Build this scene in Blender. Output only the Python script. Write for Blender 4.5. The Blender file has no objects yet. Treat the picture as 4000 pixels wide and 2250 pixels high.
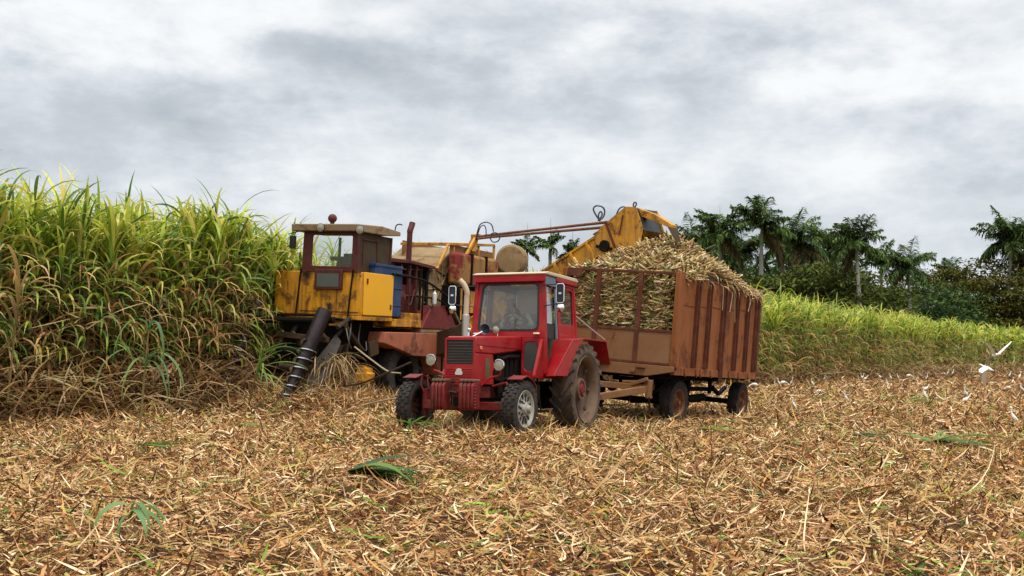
import bpy, math, random
import numpy as np
from mathutils import Vector, Matrix, Euler
R = math.radians
random.seed(7); rng = np.random.default_rng(11)
scene = bpy.context.scene
COL = scene.collection

# ------------------------------------------------------------------ camera
CAM_H = 1.45; FPX = 4100.0; PITCH = math.atan(241/4100); ROLL = R(1.0)
cam_d = bpy.data.cameras.new("camera"); cam = bpy.data.objects.new("camera", cam_d); COL.objects.link(cam)
cam_d.sensor_width = 36; cam_d.lens = 36*FPX/4000; cam_d.clip_start = .1; cam_d.clip_end = 6000
cam.matrix_world = Matrix.Translation((0,0,CAM_H)) @ Matrix.Rotation(R(90)+PITCH,4,'X') @ Matrix.Rotation(ROLL,4,'Z')
scene.camera = cam
def ray(px, py):
    u, v = px-2000, py-1125
    c, s = math.cos(ROLL), math.sin(ROLL); U, V = u*c+v*s, -u*s+v*c
    return Vector((U/FPX, math.cos(PITCH)+V/FPX*math.sin(PITCH), math.sin(PITCH)-V/FPX*math.cos(PITCH)))
def at(px, py, Y):                       # point seen at a photo pixel at distance Y
    d = ray(px, py); return Vector((0,0,CAM_H)) + d*(Y/d.y)
def on_ground(px, py, z=0.03):
    d = ray(px, py); k = (z-CAM_H)/d.z; return Vector((d.x*k, d.y*k, z))

# ------------------------------------------------------------------ world and sun
SUN_EL, SUN_AZ = 64, 150                  # azimuth clockwise from +Y
w = bpy.data.worlds.new("World"); scene.world = w; w.use_nodes = True
nt = w.node_tree; nt.nodes.clear()
def N(t, **k):
    n = nt.nodes.new(t)
    for a, b in k.items(): setattr(n, a, b)
    return n
def L(a, b): nt.links.new(a, b)
out = N('ShaderNodeOutputWorld'); bg = N('ShaderNodeBackground'); bg.inputs[1].default_value = .1
sky = N('ShaderNodeTexSky'); sky.sky_type = 'NISHITA'; sky.sun_disc = False
sky.sun_elevation = R(SUN_EL); sky.sun_rotation = R(SUN_AZ)
tc = N('ShaderNodeTexCoord'); sep = N('ShaderNodeSeparateXYZ'); L(tc.outputs['Generated'], sep.inputs[0])
def mth(op, a, b=None, c=None, clamp=False):
    n = N('ShaderNodeMath', operation=op); n.use_clamp = clamp
    for i, x in enumerate((a, b, c)):
        if x is None: continue
        if isinstance(x, (int, float)): n.inputs[i].default_value = x
        else: L(x, n.inputs[i])
    return n.outputs[0]
zz = mth('ADD', mth('MAXIMUM', sep.outputs[2], 0.0), .30)
cx = mth('DIVIDE', sep.outputs[0], zz); cy = mth('DIVIDE', sep.outputs[1], zz)
cmb = N('ShaderNodeCombineXYZ'); L(cx, cmb.inputs[0]); L(cy, cmb.inputs[1])
def noise(vec, scale, det, rough=.5, dist=0., off=(0,0,0), sc=(1,1,1)):
    m = N('ShaderNodeMapping'); L(vec, m.inputs[0]); m.inputs['Location'].default_value = off; m.inputs['Scale'].default_value = sc
    n = N('ShaderNodeTexNoise'); L(m.outputs[0], n.inputs['Vector'])
    n.inputs['Scale'].default_value = scale; n.inputs['Detail'].default_value = det
    n.inputs['Roughness'].default_value = rough; n.inputs['Distortion'].default_value = dist
    return n.outputs[0]
n1 = noise(tc.outputs['Generated'], 3.4, 10, .58, .0, (3.1, 1.4, 0), (1, 1, 2.0))
n2 = noise(tc.outputs['Generated'], 9.5, 10, .62, .1, (1.7, 5.2, 0), (1, 1, 2.2))
nm = mth('ADD', mth('MULTIPLY', n1, .66), mth('MULTIPLY', n2, .34))
ty = mth('MAXIMUM', sep.outputs[1], .15); fx = mth('DIVIDE', sep.outputs[0], ty); fz = mth('DIVIDE', sep.outputs[2], ty)
fxw = mth('ADD', fx, mth('MULTIPLY', mth('SUBTRACT', n2, .5), .25)); fzw = mth('ADD', fz, mth('MULTIPLY', mth('SUBTRACT', n1, .5), .22))
for px, py, sx, sy, am in ((350,400,620,150,-.085),(1350,230,520,110,-.055),(900,560,700,80,-.03),(2450,260,600,120,-.05),(1750,400,420,90,-.045),(3300,420,700,110,-.035),(2050,60,350,70,-.05),(3900,740,320,60,-.05),
    (1050,70,620,70,.10),(3640,170,420,150,.10),(250,190,420,60,.06),(2150,620,900,90,.03),(1250,620,380,60,.05),(1900,190,240,50,.05)):
    a_ = mth('DIVIDE', mth('SUBTRACT', fxw, (px-2000)/FPX), sx/FPX); b_ = mth('DIVIDE', mth('SUBTRACT', fzw, (1366-py)/FPX), sy/FPX)
    g_ = mth('POWER', 2.718, mth('MULTIPLY', mth('ADD', mth('MULTIPLY', a_, a_), mth('MULTIPLY', b_, b_)), -.7))
    nm = mth('ADD', nm, mth('MULTIPLY', g_, am*.62+.003))
cr = N('ShaderNodeValToRGB'); L(nm, cr.inputs[0])
e = cr.color_ramp; e.interpolation = 'B_SPLINE'
e.elements[0].position = .32; e.elements[0].color = (.38,.42,.47,1)
e.elements[1].position = .59; e.elements[1].color = (.99,1.0,1.0,1)
x = e.elements.new(.43); x.color = (.58,.62,.66,1)
x = e.elements.new(.51); x.color = (.76,.795,.83,1)
hz = mth('POWER', mth('SUBTRACT', 1.0, mth('MAXIMUM', sep.outputs[2], 0.0), clamp=True), 9.0)
mh = N('ShaderNodeMix', data_type='RGBA'); L(mth('MULTIPLY', hz, .55), mh.inputs[0]); L(cr.outputs[0], mh.inputs[6]); mh.inputs[7].default_value = (.70,.74,.78,1)
zen = N('ShaderNodeMapRange'); L(sep.outputs[2], zen.inputs[0])
zen.inputs[1].default_value = .33; zen.inputs[2].default_value = .95; zen.inputs[3].default_value = 9.1; zen.inputs[4].default_value = 27.0
vm = N('ShaderNodeVectorMath', operation='SCALE'); L(mh.outputs[2], vm.inputs[0]); L(zen.outputs[0], vm.inputs[3])
mx = N('ShaderNodeMix', data_type='RGBA'); mx.inputs[0].default_value = .93; L(sky.outputs[0], mx.inputs[6]); L(vm.outputs[0], mx.inputs[7])
L(mx.outputs[2], bg.inputs[0]); L(bg.outputs[0], out.inputs[0])
sd = bpy.data.lights.new("sun", 'SUN'); sd.energy = 2.2; sd.angle = R(12); sd.color = (1, .95, .86)
sun = bpy.data.objects.new("sun", sd); COL.objects.link(sun)
sv = Vector((math.sin(R(SUN_AZ))*math.cos(R(SUN_EL)), math.cos(R(SUN_AZ))*math.cos(R(SUN_EL)), math.sin(R(SUN_EL))))
sun.rotation_euler = sv.to_track_quat('Z','Y').to_euler()
scene.view_settings.view_transform = 'Standard'; scene.view_settings.look = 'None'
scene.view_settings.exposure = 0.22; scene.view_settings.gamma = 1
scene.render.engine = 'CYCLES'; scene.cycles.max_bounces = 6; scene.cycles.transparent_max_bounces = 12
scene.cycles.use_denoising = True

# ------------------------------------------------------------------ helpers
def new_mat(name):
    m = bpy.data.materials.new(name); m.use_nodes = True
    global nt; nt = m.node_tree
    b = nt.nodes['Principled BSDF']
    return m, b
def mixc(fac, a, b):
    n = N('ShaderNodeMix', data_type='RGBA')
    for i, v in ((0, fac), (6, a), (7, b)):
        if isinstance(v, (int, float)): n.inputs[i].default_value = v
        elif isinstance(v, tuple): n.inputs[i].default_value = (*v, 1)
        else: L(v, n.inputs[i])
    return n.outputs[2]
def step(v, a, b):
    n = N('ShaderNodeMapRange'); L(v, n.inputs[0]); n.inputs[1].default_value = a; n.inputs[2].default_value = b
    return n.outputs[0]
def paint(name, base, rough=.5, metal=0., rust=(.13,.045,.02), amt=.3, dust=(.30,.17,.09), damt=.25, sc=2.5, bump=.15, streak=0., dark=(.02,.015,.012), spots=0., spec=.28):
    m, b = new_mat(name)
    o = N('ShaderNodeTexCoord').outputs['Object']
    na = noise(o, sc, 9, .65, .4); nb = noise(o, sc*.45, 5, .6, 0, (5,3,1)); nc = noise(o, sc*9, 6, .7, 0, (2,8,4))
    c = mixc(mth('MULTIPLY', nb, .35), base, tuple(x*.62 for x in base))
    if damt: c = mixc(mth('MULTIPLY', step(noise(o, sc*1.3, 7, .6, .2, (9,1,7)), .42, .72), damt), c, dust)
    if streak:
        ns = noise(o, sc*2.2, 6, .6, .1, (1,2,3), (1.6,1.6,.16))
        c = mixc(mth('MULTIPLY', step(ns, .48, .66), streak), c, rust)
    if spots: c = mixc(mth('MULTIPLY', step(noise(o, sc*.9, 8, .62, .5, (4,4,9)), .53, .66), spots), c, dark)
    f = mth('ADD', mth('MULTIPLY', na, .75), mth('MULTIPLY', nc, .25))
    lo = .66-amt*.34
    c = mixc(step(f, lo, lo+.07), c, rust)
    L(c, b.inputs['Base Color'])
    L(mth('ADD', mth('MULTIPLY', na, .3), rough-.1), b.inputs['Roughness']); b.inputs['Metallic'].default_value = metal; b.inputs['Specular IOR Level'].default_value = spec
    bn = N('ShaderNodeBump'); bn.inputs[0].default_value = bump; bn.inputs[1].default_value = .02; L(nc, bn.inputs['Height']); L(bn.outputs[0], b.inputs['Normal'])
    return m
def plain(name, base, rough=.5, metal=0., var=.3, sc=6., coat=0.):
    m, b = new_mat(name)
    o = N('ShaderNodeTexCoord').outputs['Object']
    c = mixc(mth('MULTIPLY', noise(o, sc, 6, .6), var*1.6, clamp=True), base, tuple(x*.45 for x in base))
    L(c, b.inputs['Base Color']); b.inputs['Roughness'].default_value = rough; b.inputs['Metallic'].default_value = metal
    b.inputs['Coat Weight'].default_value = coat
    return m
def foliage_mat(name, trans=.3, rough=.5, var=.35, spec=.3):
    m, b = new_mat(name)
    a = N('ShaderNodeAttribute'); a.attribute_name = 'Col'
    o = N('ShaderNodeTexCoord').outputs['Object']
    nv = noise(o, 9, 4, .6)
    c = mixc(mth('MULTIPLY', nv, var), a.outputs[0], (.05,.03,.012))
    L(c, b.inputs['Base Color']); b.inputs['Roughness'].default_value = rough; b.inputs['Specular IOR Level'].default_value = spec
    if trans:
        t = N('ShaderNodeBsdfTranslucent'); L(c, t.inputs[0]); mxs = N('ShaderNodeMixShader'); mxs.inputs[0].default_value = trans
        L(b.outputs[0], mxs.inputs[1]); L(t.outputs[0], mxs.inputs[2]); L(mxs.outputs[0], nt.nodes['Material Output'].inputs[0])
    return m
def glass_mat(name, tint=(.62,.68,.68), refl=.06, haze=.1):
    m, b = new_mat(name)
    t = N('ShaderNodeBsdfTransparent'); t.inputs[0].default_value = (*tint, 1)
    g = N('ShaderNodeBsdfGlossy'); g.inputs['Roughness'].default_value = .05
    d = N('ShaderNodeBsdfDiffuse'); d.inputs[0].default_value = (.50,.52,.48,1)
    lw = N('ShaderNodeLayerWeight'); lw.inputs[0].default_value = .3
    f = mth('ADD', mth('MULTIPLY', lw.outputs['Fresnel'], .6), refl, clamp=True)
    m1 = N('ShaderNodeMixShader'); m1.inputs[0].default_value = haze; L(t.outputs[0], m1.inputs[1]); L(d.outputs[0], m1.inputs[2])
    m2 = N('ShaderNodeMixShader'); L(f, m2.inputs[0]); L(m1.outputs[0], m2.inputs[1]); L(g.outputs[0], m2.inputs[2])
    L(m2.outputs[0], nt.nodes['Material Output'].inputs[0]); return m

def link(name, me, parent=None):
    o = bpy.data.objects.new(name, me); COL.objects.link(o)
    if parent: o.parent = parent
    return o
def tag(o, label=None, cat=None, group=None, kind=None):
    if label: o['label'] = label
    if cat: o['category'] = cat
    if group: o['group'] = group
    if kind: o['kind'] = kind
    return o
def empty(name, loc=(0,0,0), rot=(0,0,0), parent=None):
    o = link(name, None, parent); o.location = loc; o.rotation_euler = rot; o.empty_display_size = .3; return o
def copy_tree(o, parent=None):
    c = o.copy(); COL.objects.link(c); c.parent = parent
    for ch in [x for x in o.children]: copy_tree(ch, c)
    return c
LAST = [None]
class MB:
    def __init__(s): s.v = []; s.f = []; s.m = []; s.mi = 0
    def add(s, vs, fs):
        b = len(s.v); s.v += [tuple(v) for v in vs]; s.f += [tuple(i+b for i in f) for f in fs]; s.m += [s.mi]*len(fs); return s
    def box(s, c, d, rot=None, taper=None):          # centre, full size; rot = Euler tuple (degrees); taper scales the top
        c = Vector(c); hx, hy, hz_ = d[0]/2, d[1]/2, d[2]/2
        M = Euler([R(a) for a in rot]).to_matrix() if rot else Matrix.Identity(3)
        vs = []
        for z in (-1, 1):
            t = taper if (taper and z > 0) else (1, 1)
            for x, y in ((-1,-1),(1,-1),(1,1),(-1,1)): vs.append(c + M @ Vector((x*hx*t[0], y*hy*t[1], z*hz_)))
        return s.add(vs, [(3,2,1,0),(4,5,6,7),(0,1,5,4),(1,2,6,5),(2,3,7,6),(3,0,4,7)])
    def b2(s, a, b):                                  # box from two corners
        a = [min(p) for p in zip(a,b)], [max(p) for p in zip(a,b)]
        return s.box([(p+q)/2 for p,q in zip(*a)], [q-p for p,q in zip(*a)])
    def beam(s, p, q, w_, h, up=(0,0,1)):             # rectangular bar between two points
        p, q = Vector(p), Vector(q); d = (q-p).normalized(); up = Vector(up)
        if abs(d.dot(up)) > .95: up = Vector((1,0,0))
        a = d.cross(up).normalized()*(w_/2); b = a.cross(d).normalized()*(h/2)
        vs = [p-a-b, p+a-b, p+a+b, p-a+b, q-a-b, q+a-b, q+a+b, q-a+b]
        return s.add(vs, [(0,1,2,3),(7,6,5,4),(4,5,1,0),(5,6,2,1),(6,7,3,2),(7,4,0,3)])
    def tube(s, pts, r, seg=8, caps=True, flat=None):
        pts = [Vector(p) for p in pts]; n = len(pts)
        rr = r if isinstance(r, (list, tuple)) else [r]*n
        t0 = (pts[1]-pts[0]).normalized(); up = Vector((0,0,1)) if abs(t0.z) < .9 else Vector((1,0,0))
        a = t0.cross(up).normalized(); vs = []
        for i, p in enumerate(pts):
            t = (pts[min(i+1,n-1)]-pts[max(i-1,0)]).normalized()
            a = (a - t*a.dot(t)).normalized(); b = t.cross(a)
            for k in range(seg):
                th = 2*math.pi*k/seg; vs.append(p + a*math.cos(th)*rr[i]*(flat or 1) + b*math.sin(th)*rr[i])
        fs = [(i*seg+k, i*seg+(k+1)%seg, (i+1)*seg+(k+1)%seg, (i+1)*seg+k) for i in range(n-1) for k in range(seg)]
        if caps: fs += [tuple(range(seg))[::-1], tuple((n-1)*seg+k for k in range(seg))]
        return s.add(vs, fs)
    def lathe(s, prof, c=(0,0,0), axis='y', seg=40, closed=False, M=None):   # prof: (radius, offset along axis)
        vs = []; c = Vector(c)
        for k in range(seg):
            th = 2*math.pi*k/seg; co, si = math.cos(th), math.sin(th)
            for r_, o_ in prof:
                v = {'y': Vector((r_*co, o_, r_*si)), 'x': Vector((o_, r_*co, r_*si)), 'z': Vector((r_*co, r_*si, o_))}[axis]
                vs.append(c + (M @ v if M else v))
        n = len(prof); fs = []
        for k in range(seg):
            k2 = (k+1) % seg
            for i in range(n if closed else n-1): fs.append((k*n+i, k*n+(i+1)%n, k2*n+(i+1)%n, k2*n+i))
        return s.add(vs, fs)
    def prism(s, poly, axis, a, b):                   # polygon in the other two axes extruded along axis a..b
        n = len(poly)
        def P(p, t): return {'y': (p[0], t, p[1]), 'x': (t, p[0], p[1]), 'z': (p[0], p[1], t)}[axis]
        vs = [P(p, a) for p in poly] + [P(p, b) for p in poly]
        fs = [tuple(range(n))[::-1], tuple(range(n, 2*n))] + [(i, (i+1)%n, n+(i+1)%n, n+i) for i in range(n)]
        return s.add(vs, fs)
    def sphere(s, c, r, seg=12, sc=(1,1,1)):
        n = seg//2; vs = []; c = Vector(c)
        for i in range(n+1):
            ph = math.pi*i/n
            for k in range(seg):
                th = 2*math.pi*k/seg; vs.append(c+Vector((r*sc[0]*math.sin(ph)*math.cos(th), r*sc[1]*math.sin(ph)*math.sin(th), r*sc[2]*math.cos(ph))))
        return s.add(vs, [(i*seg+k, (i+1)*seg+k, (i+1)*seg+(k+1)%seg, i*seg+(k+1)%seg) for i in range(n) for k in range(seg)])
    def panel(s, fn, outer, inner, rad, th, m=7):     # flat panel with a rounded window; outer = 4 corners ccw, inner = (u0,v0,u1,v1)
        u0, v0, u1, v1 = inner; ins = []; outs = []
        cs = [((u0+rad, v0+rad), 180), ((u1-rad, v0+rad), 270), ((u1-rad, v1-rad), 0), ((u0+rad, v1-rad), 90)]
        for q, ((cx_, cy_), a0) in enumerate(cs):
            for i in range(m):
                a = R(a0 + 90*i/(m-1)); ins.append((cx_+rad*math.cos(a), cy_+rad*math.sin(a)))
                prev, cur, nxt = outer[q-1], outer[q], outer[(q+1)%4]
                t = i/(m-1)-.5; f = abs(t)*2*rad*1.1
                o_ = prev if t < 0 else nxt; d = math.dist(o_, cur); f = min(f/d, .45)
                outs.append((cur[0]+(o_[0]-cur[0])*f, cur[1]+(o_[1]-cur[1])*f))
        n = len(ins); vs = [fn(*p, 0) for p in outs]+[fn(*p, 0) for p in ins]+[fn(*p, th) for p in outs]+[fn(*p, th) for p in ins]
        fs = []
        for i in range(n):
            j = (i+1) % n
            fs += [(i, j, n+j, n+i), (2*n+j, 2*n+i, 3*n+i, 3*n+j), (j, i, 2*n+i, 2*n+j), (n+i, n+j, 3*n+j, 3*n+i)]
        s.add(vs, fs); s.ring = ins; return s
    def build(s, name, mats, parent=None, bevel=0, ang=35):
        me = bpy.data.meshes.new(name); me.from_pydata([tuple(v) for v in s.v], [], s.f)
        for m in (mats if isinstance(mats, list) else [mats]): me.materials.append(m)
        me.polygons.foreach_set('material_index', s.m)
        me.polygons.foreach_set('use_smooth', [True]*len(s.f)); me.update()
        bm_fix(me); me.set_sharp_from_angle(angle=R(ang))
        o = link(name, me, parent); LAST[0] = o
        if bevel:
            b = o.modifiers.new('bevel', 'BEVEL'); b.width = bevel; b.segments = 2; b.limit_method = 'ANGLE'; b.angle_limit = R(40)
        return o
import bmesh
def bm_fix(me):
    bm = bmesh.new(); bm.from_mesh(me); bmesh.ops.recalc_face_normals(bm, faces=bm.faces); bm.to_mesh(me); bm.free()
def arc(c, r, a0, a1, n, f):              # n points on an arc mapped by f(u, v)
    return [f(c[0]+r*math.cos(R(a0+(a1-a0)*i/(n-1))), c[1]+r*math.sin(R(a0+(a1-a0)*i/(n-1)))) for i in range(n)]
def bez(p, n=10):                          # Catmull-Rom through the points
    P = [Vector(q) for q in p]; P = [P[0]*2-P[1]]+P+[P[-1]*2-P[-2]]; o_ = []
    for i in range(1, len(P)-2):
        for k in range(n):
            t = k/n; a, b, c, d = P[i-1:i+3]
            o_.append(.5*((2*b)+(c-a)*t+(2*a-5*b+4*c-d)*t*t+(3*b-a-3*c+d)*t**3))
    return o_+[P[-2]]
def ribbons(base, az, e0, droop, Ln, Wd, nseg, tw0, tw1, c0, c1, curl=0., p=1.3, root=.4):
    n = len(base); s = np.linspace(0, 1, nseg+1)[None, :]
    el = e0[:, None] - droop[:, None]*s**p; A = az[:, None] + (curl[:, None] if isinstance(curl, np.ndarray) else curl)*s
    d = np.stack([np.cos(el)*np.cos(A), np.cos(el)*np.sin(A), np.sin(el)], -1)
    mid = (d[:, 1:]+d[:, :-1])/2*(Ln/nseg)[:, None, None]
    pos = np.concatenate([np.zeros((n,1,3)), np.cumsum(mid, 1)], 1) + base[:, None, :]
    cr_ = np.stack([-np.sin(A), np.cos(A), np.zeros_like(A)], -1)
    nn = np.cross(d, cr_); tw = tw0[:, None]+tw1[:, None]*s
    c = cr_*np.cos(tw)[..., None]+nn*np.sin(tw)[..., None]
    wd = Wd[:, None]/2*(root+(1-root)*np.minimum(1, s*4))*(1.02-s**2.4)
    a = pos-c*wd[..., None]; b = pos+c*wd[..., None]
    V = np.stack([a, b], 2).reshape(-1, 3)
    i0 = (np.arange(n)[:, None]*(nseg+1)+np.arange(nseg)[None, :])*2
    F = np.stack([i0, i0+1, i0+3, i0+2], -1).reshape(-1, 4)
    col = c0[:, None, :]*(1-s[..., None])+c1[:, None, :]*s[..., None]
    C = np.repeat(col.reshape(-1, 3), 2, 0)
    return V, F, C
def mesh_np(name, parts, mat, parent=None, smooth=True):
    off = 0; Vs, Fs, Cs = [], [], []
    for V, F, C in parts: Vs.append(V); Fs.append(F+off); Cs.append(C); off += len(V)
    V, F, C = np.concatenate(Vs), np.concatenate(Fs), np.concatenate(Cs)
    me = bpy.data.meshes.new(name); me.vertices.add(len(V)); me.vertices.foreach_set('co', V.astype(np.float32).ravel())
    me.loops.add(F.size); me.loops.foreach_set('vertex_index', F.astype(np.int32).ravel())
    me.polygons.add(len(F)); me.polygons.foreach_set('loop_start', np.arange(0, F.size, 4, dtype=np.int32))
    me.polygons.foreach_set('use_smooth', np.full(len(F), smooth))
    ca = me.attributes.new('Col', 'FLOAT_COLOR', 'POINT')
    ca.data.foreach_set('color', np.concatenate([C, np.ones((len(C),1))], 1).astype(np.float32).ravel())
    me.materials.append(mat); me.update(); me.validate()
    return link(name, me, parent)
def U(a, b, n): return rng.uniform(a, b, n)
def pal(cols, n, wts=None, jit=.18):       # pick colours with brightness jitter
    c = np.array(cols)[rng.choice(len(cols), n, p=None if wts is None else np.array(wts)/sum(wts))]
    return np.clip(c*rng.uniform(1-jit, 1+jit, (n,1))*rng.uniform(.94, 1.06, (n,3)), 0, 1)

# ------------------------------------------------------------------ poses of the three vehicles
def pose(t, e): return Matrix.Translation(t) @ Euler([R(a) for a in e], 'XYZ').to_matrix().to_4x4()
M_TR = pose((.35,18.51,0), (.7,-1.8,246.1))
M_TL = pose((1.962,20.997,.082), (-3.5,-1.8,240.2))
M_HV = pose((-4.49,23.75,0), (-1.8,.7,247.3))
ctl = []
for M, pts in ((M_TR, [(2.37,.85,.03),(2.37,-.95,.03),(0,.88,.02),(0,-.88,.02)]), (M_TL, [(-1.05,.95,.02),(-1.05,-.95,.02),(-5.25,.95,.04),(-5.25,-.95,.02)]),
               (M_HV, [(-2.4,.9,-.02),(-2.4,-.9,-.02),(-6.5,.9,0)])):
    for p in pts: ctl.append(tuple(M @ Vector(p)))
p1 = M_HV @ Vector((.9,1.2,0)); p2 = M_HV @ Vector((.9,-.6,0)); p3 = M_HV @ Vector((-.3,1.4,0))
HEAPS = [(p1.x,p1.y,.26,.8), (p2.x,p2.y,.28,.9), (p3.x,p3.y,.2,.7), (-1.6,19.2,.08,.8), (-1.2,15.6,.06,.9)]
def gz(x, y):
    x = np.asarray(x, float); y = np.asarray(y, float)
    z = .035*np.sin(x*1.1+.7*np.sin(y*.6))*np.cos(y*.9+x*.3)+.022*np.sin(x*2.9+y*1.7)+.016*np.sin(x*5.3-y*4.1+1)+.06*np.sin(x*.22+1)*np.sin(y*.17)
    num = np.zeros_like(x); den = np.full_like(x, .18)
    for cx_, cy_, cz_ in ctl:
        g = np.exp(-((x-cx_)**2+(y-cy_)**2)/(2*.9**2)); num = num+g*cz_; den = den+g
    z = z*(.18/den)+num/den
    for hx, hy, hh, hs in HEAPS: z = z+hh*np.exp(-((x-hx)**2+(y-hy)**2)/(2*hs*hs))
    return z

# ------------------------------------------------------------------ materials
MAT_SOIL, b = new_mat('soil_and_straw')
o = N('ShaderNodeTexCoord').outputs['Object']
a1 = noise(o, 26, 9, .7, 1.2, (0,0,0), (1,.5,1)); a2 = noise(o, 31, 9, .7, 1.5, (4,2,0), (.45,1,1)); a3 = noise(o, .6, 5, .6)
c = mixc(step(a1, .4, .62), (.014,.007,.004), (.16,.072,.03)); c = mixc(step(a2, .47, .66), c, (.42,.24,.105))
c = mixc(mth('MULTIPLY', step(a3, .45, .7), .3), c, (.17,.12,.05))
L(c, b.inputs['Base Color']); b.inputs['Roughness'].default_value = .95; b.inputs['Specular IOR Level'].default_value = .1
bn = N('ShaderNodeBump'); bn.inputs[0].default_value = .9; bn.inputs[1].default_value = .05; L(mth('ADD', a1, a2), bn.inputs['Height']); L(bn.outputs[0], b.inputs['Normal'])
MAT_STRAW = foliage_mat('straw', .10, .85, .25, .1)
MAT_LEAF = foliage_mat('cane_leaf', .38, .45, .2)
MAT_TREE = foliage_mat('tree_leaf', .2, .8, .15, .08)
MAT_STICK = foliage_mat('cane_stick', 0, .6, .3, .25)
RED = paint('red_paint', (.31,.003,.009), .34, 0, (.13,.03,.015), .18, (.30,.09,.05), .30, 2.6, .08, .22)
RED_D = paint('worn_red_paint', (.16,.008,.010), .55, 0, (.07,.022,.015), .40, (.15,.07,.04), .45, 5)
YEL = paint('yellow_paint', (.68,.30,.012), .5, 0, (.13,.045,.012), .38, (.36,.16,.04), .7, 2.2, .2, .55, spots=1.)
YEL_C = paint('clean_yellow_paint', (.86,.41,.006), .42, 0, (.3,.13,.02), .06, (.55,.36,.1), .35, 2, .06)
YEL_E = paint('elevator_yellow', (.60,.27,.016), .5, 0, (.10,.035,.012), .34, (.30,.18,.06), .5, 2.4, .15, .5, spots=.5)
CREAM = paint('roof_cream', (.26,.18,.10), .7, 0, (.16,.09,.04), .35, (.25,.17,.09), .5, 3, .1)
CREAM_T = paint('faded_roof', (.52,.42,.28), .6, 0, (.25,.09,.05), .22, (.35,.25,.15), .4, 3, .1)
MAROON = paint('maroon_paint', (.085,.014,.012), .55, 0, (.04,.018,.012), .35, (.1,.05,.03), .4, 3, .1)
BROWN = paint('brown_metal', (.045,.028,.012), .7, 0, (.05,.02,.01), .3, (.09,.055,.02), .4, 3)
RUST = paint('rusty_sheet', (.235,.073,.018), .85, 0, (.11,.03,.010), .45, (.27,.11,.04), .5, 1.8, .3, .45)
RUST_D = paint('dark_rust', (.10,.024,.010), .8, 0, (.07,.022,.012), .4, (.17,.07,.035), .5, 3, .3)
RUST_F = paint('dusty_brown_sheet', (.20,.088,.032), .85, 0, (.13,.05,.022), .25, (.26,.15,.085), .5, 1.6, .2)
PINK = paint('faded_red_primer', (.42,.13,.07), .6, 0, (.1,.04,.03), .25, (.25,.13,.08), .4, 2.2, .15, .3, spots=.8)
KHAKI = paint('weathered_tan', (.25,.165,.075), .85, 0, (.12,.06,.025), .35, (.32,.22,.12), .5, 2.4, .35, .3)
TANK = paint('rusty_tank', (.30,.15,.035), .65, 0, (.16,.016,.012), .5, (.2,.12,.05), .4, 2, .2, .6)
BLUE = paint('blue_paint', (.012,.045,.13), .5, 0, (.06,.05,.05), .12, (.1,.11,.13), .4, 3)
DARK = paint('greasy_metal', (.006,.005,.004), .75, 0, (.014,.007,.004), .3, (.018,.011,.007), .4, 4, .2, spec=.12)
STEEL = paint('worn_steel', (.05,.042,.037), .42, .7, (.06,.035,.025), .35, (.14,.11,.08), .3, 6, .2)
AUGER = paint('dark_steel', (.038,.028,.03), .30, .5, (.03,.015,.012), .35, (.07,.05,.05), .3, 6, .1)
SHINY = plain('polished_steel', (.55,.55,.55), .25, .9, .2)
TYRE = paint('tyre_rubber', (.022,.020,.019), .85, 0, (.05,.035,.022), .25, (.085,.058,.038), .55, 5, .2)
TYRE_D = paint('dusty_tyre', (.055,.042,.032), .9, 0, (.10,.07,.045), .4, (.15,.10,.065), .7, 4, .2)
RIM_B = paint('dusty_rim', (.13,.08,.05), .75, 0, (.08,.038,.022), .3, (.19,.125,.08), .5, 4)
RIM_R = paint('rusty_rim', (.18,.065,.03), .75, 0, (.08,.03,.015), .35, (.25,.11,.055), .5, 6)
RIM_G = paint('grey_rim', (.34,.33,.28), .55, .2, (.2,.15,.1), .2, (.3,.24,.17), .4, 8)
BLACK = plain('black_rubber', (.012,.012,.013), .5)
GRILL = plain('black_grille', (.010,.010,.011), .5)
BLUEGREY = paint('grey_blue_paint', (.10,.15,.20), .5, 0, (.1,.08,.07), .15, (.2,.18,.16), .4, 4)
ALU = plain('aluminium', (.52,.50,.47), .38, .8, .25)
CHROME = plain('chrome', (.75,.75,.75), .08, 1., .05)
LENS = plain('lamp_lens', (.36,.34,.25), .3, .0, .5, 20, coat=.3)
ORANGE = plain('orange_lens', (.75,.12,.02), .2, 0, .1, coat=1)
WHITE_P = plain('white_plastic', (.68,.68,.68), .45, 0, .15)
SILVER = plain('silver_badge', (.62,.61,.55), .3, .4, .2)
GLASS = glass_mat('cab_glass', (.90,.94,.93), .05, .12)  # grey haze share paints the reflected sky into the pane
GLASS_D = glass_mat('door_glass', (.85,.88,.86), .0, .04)
GLASS_B = glass_mat('dusty_glass', (.50,.55,.50), .04, .16)
INNER = plain('cab_lining', (.55,.47,.37), .8, 0, .3, 3)
DISC = paint('brown_wheel_disc', (.085,.05,.034), .75, 0, (.05,.02,.012), .35, (.15,.09,.06), .4, 5)
CLOTH_G = plain('grey_cloth', (.10,.13,.14), .9)

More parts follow.
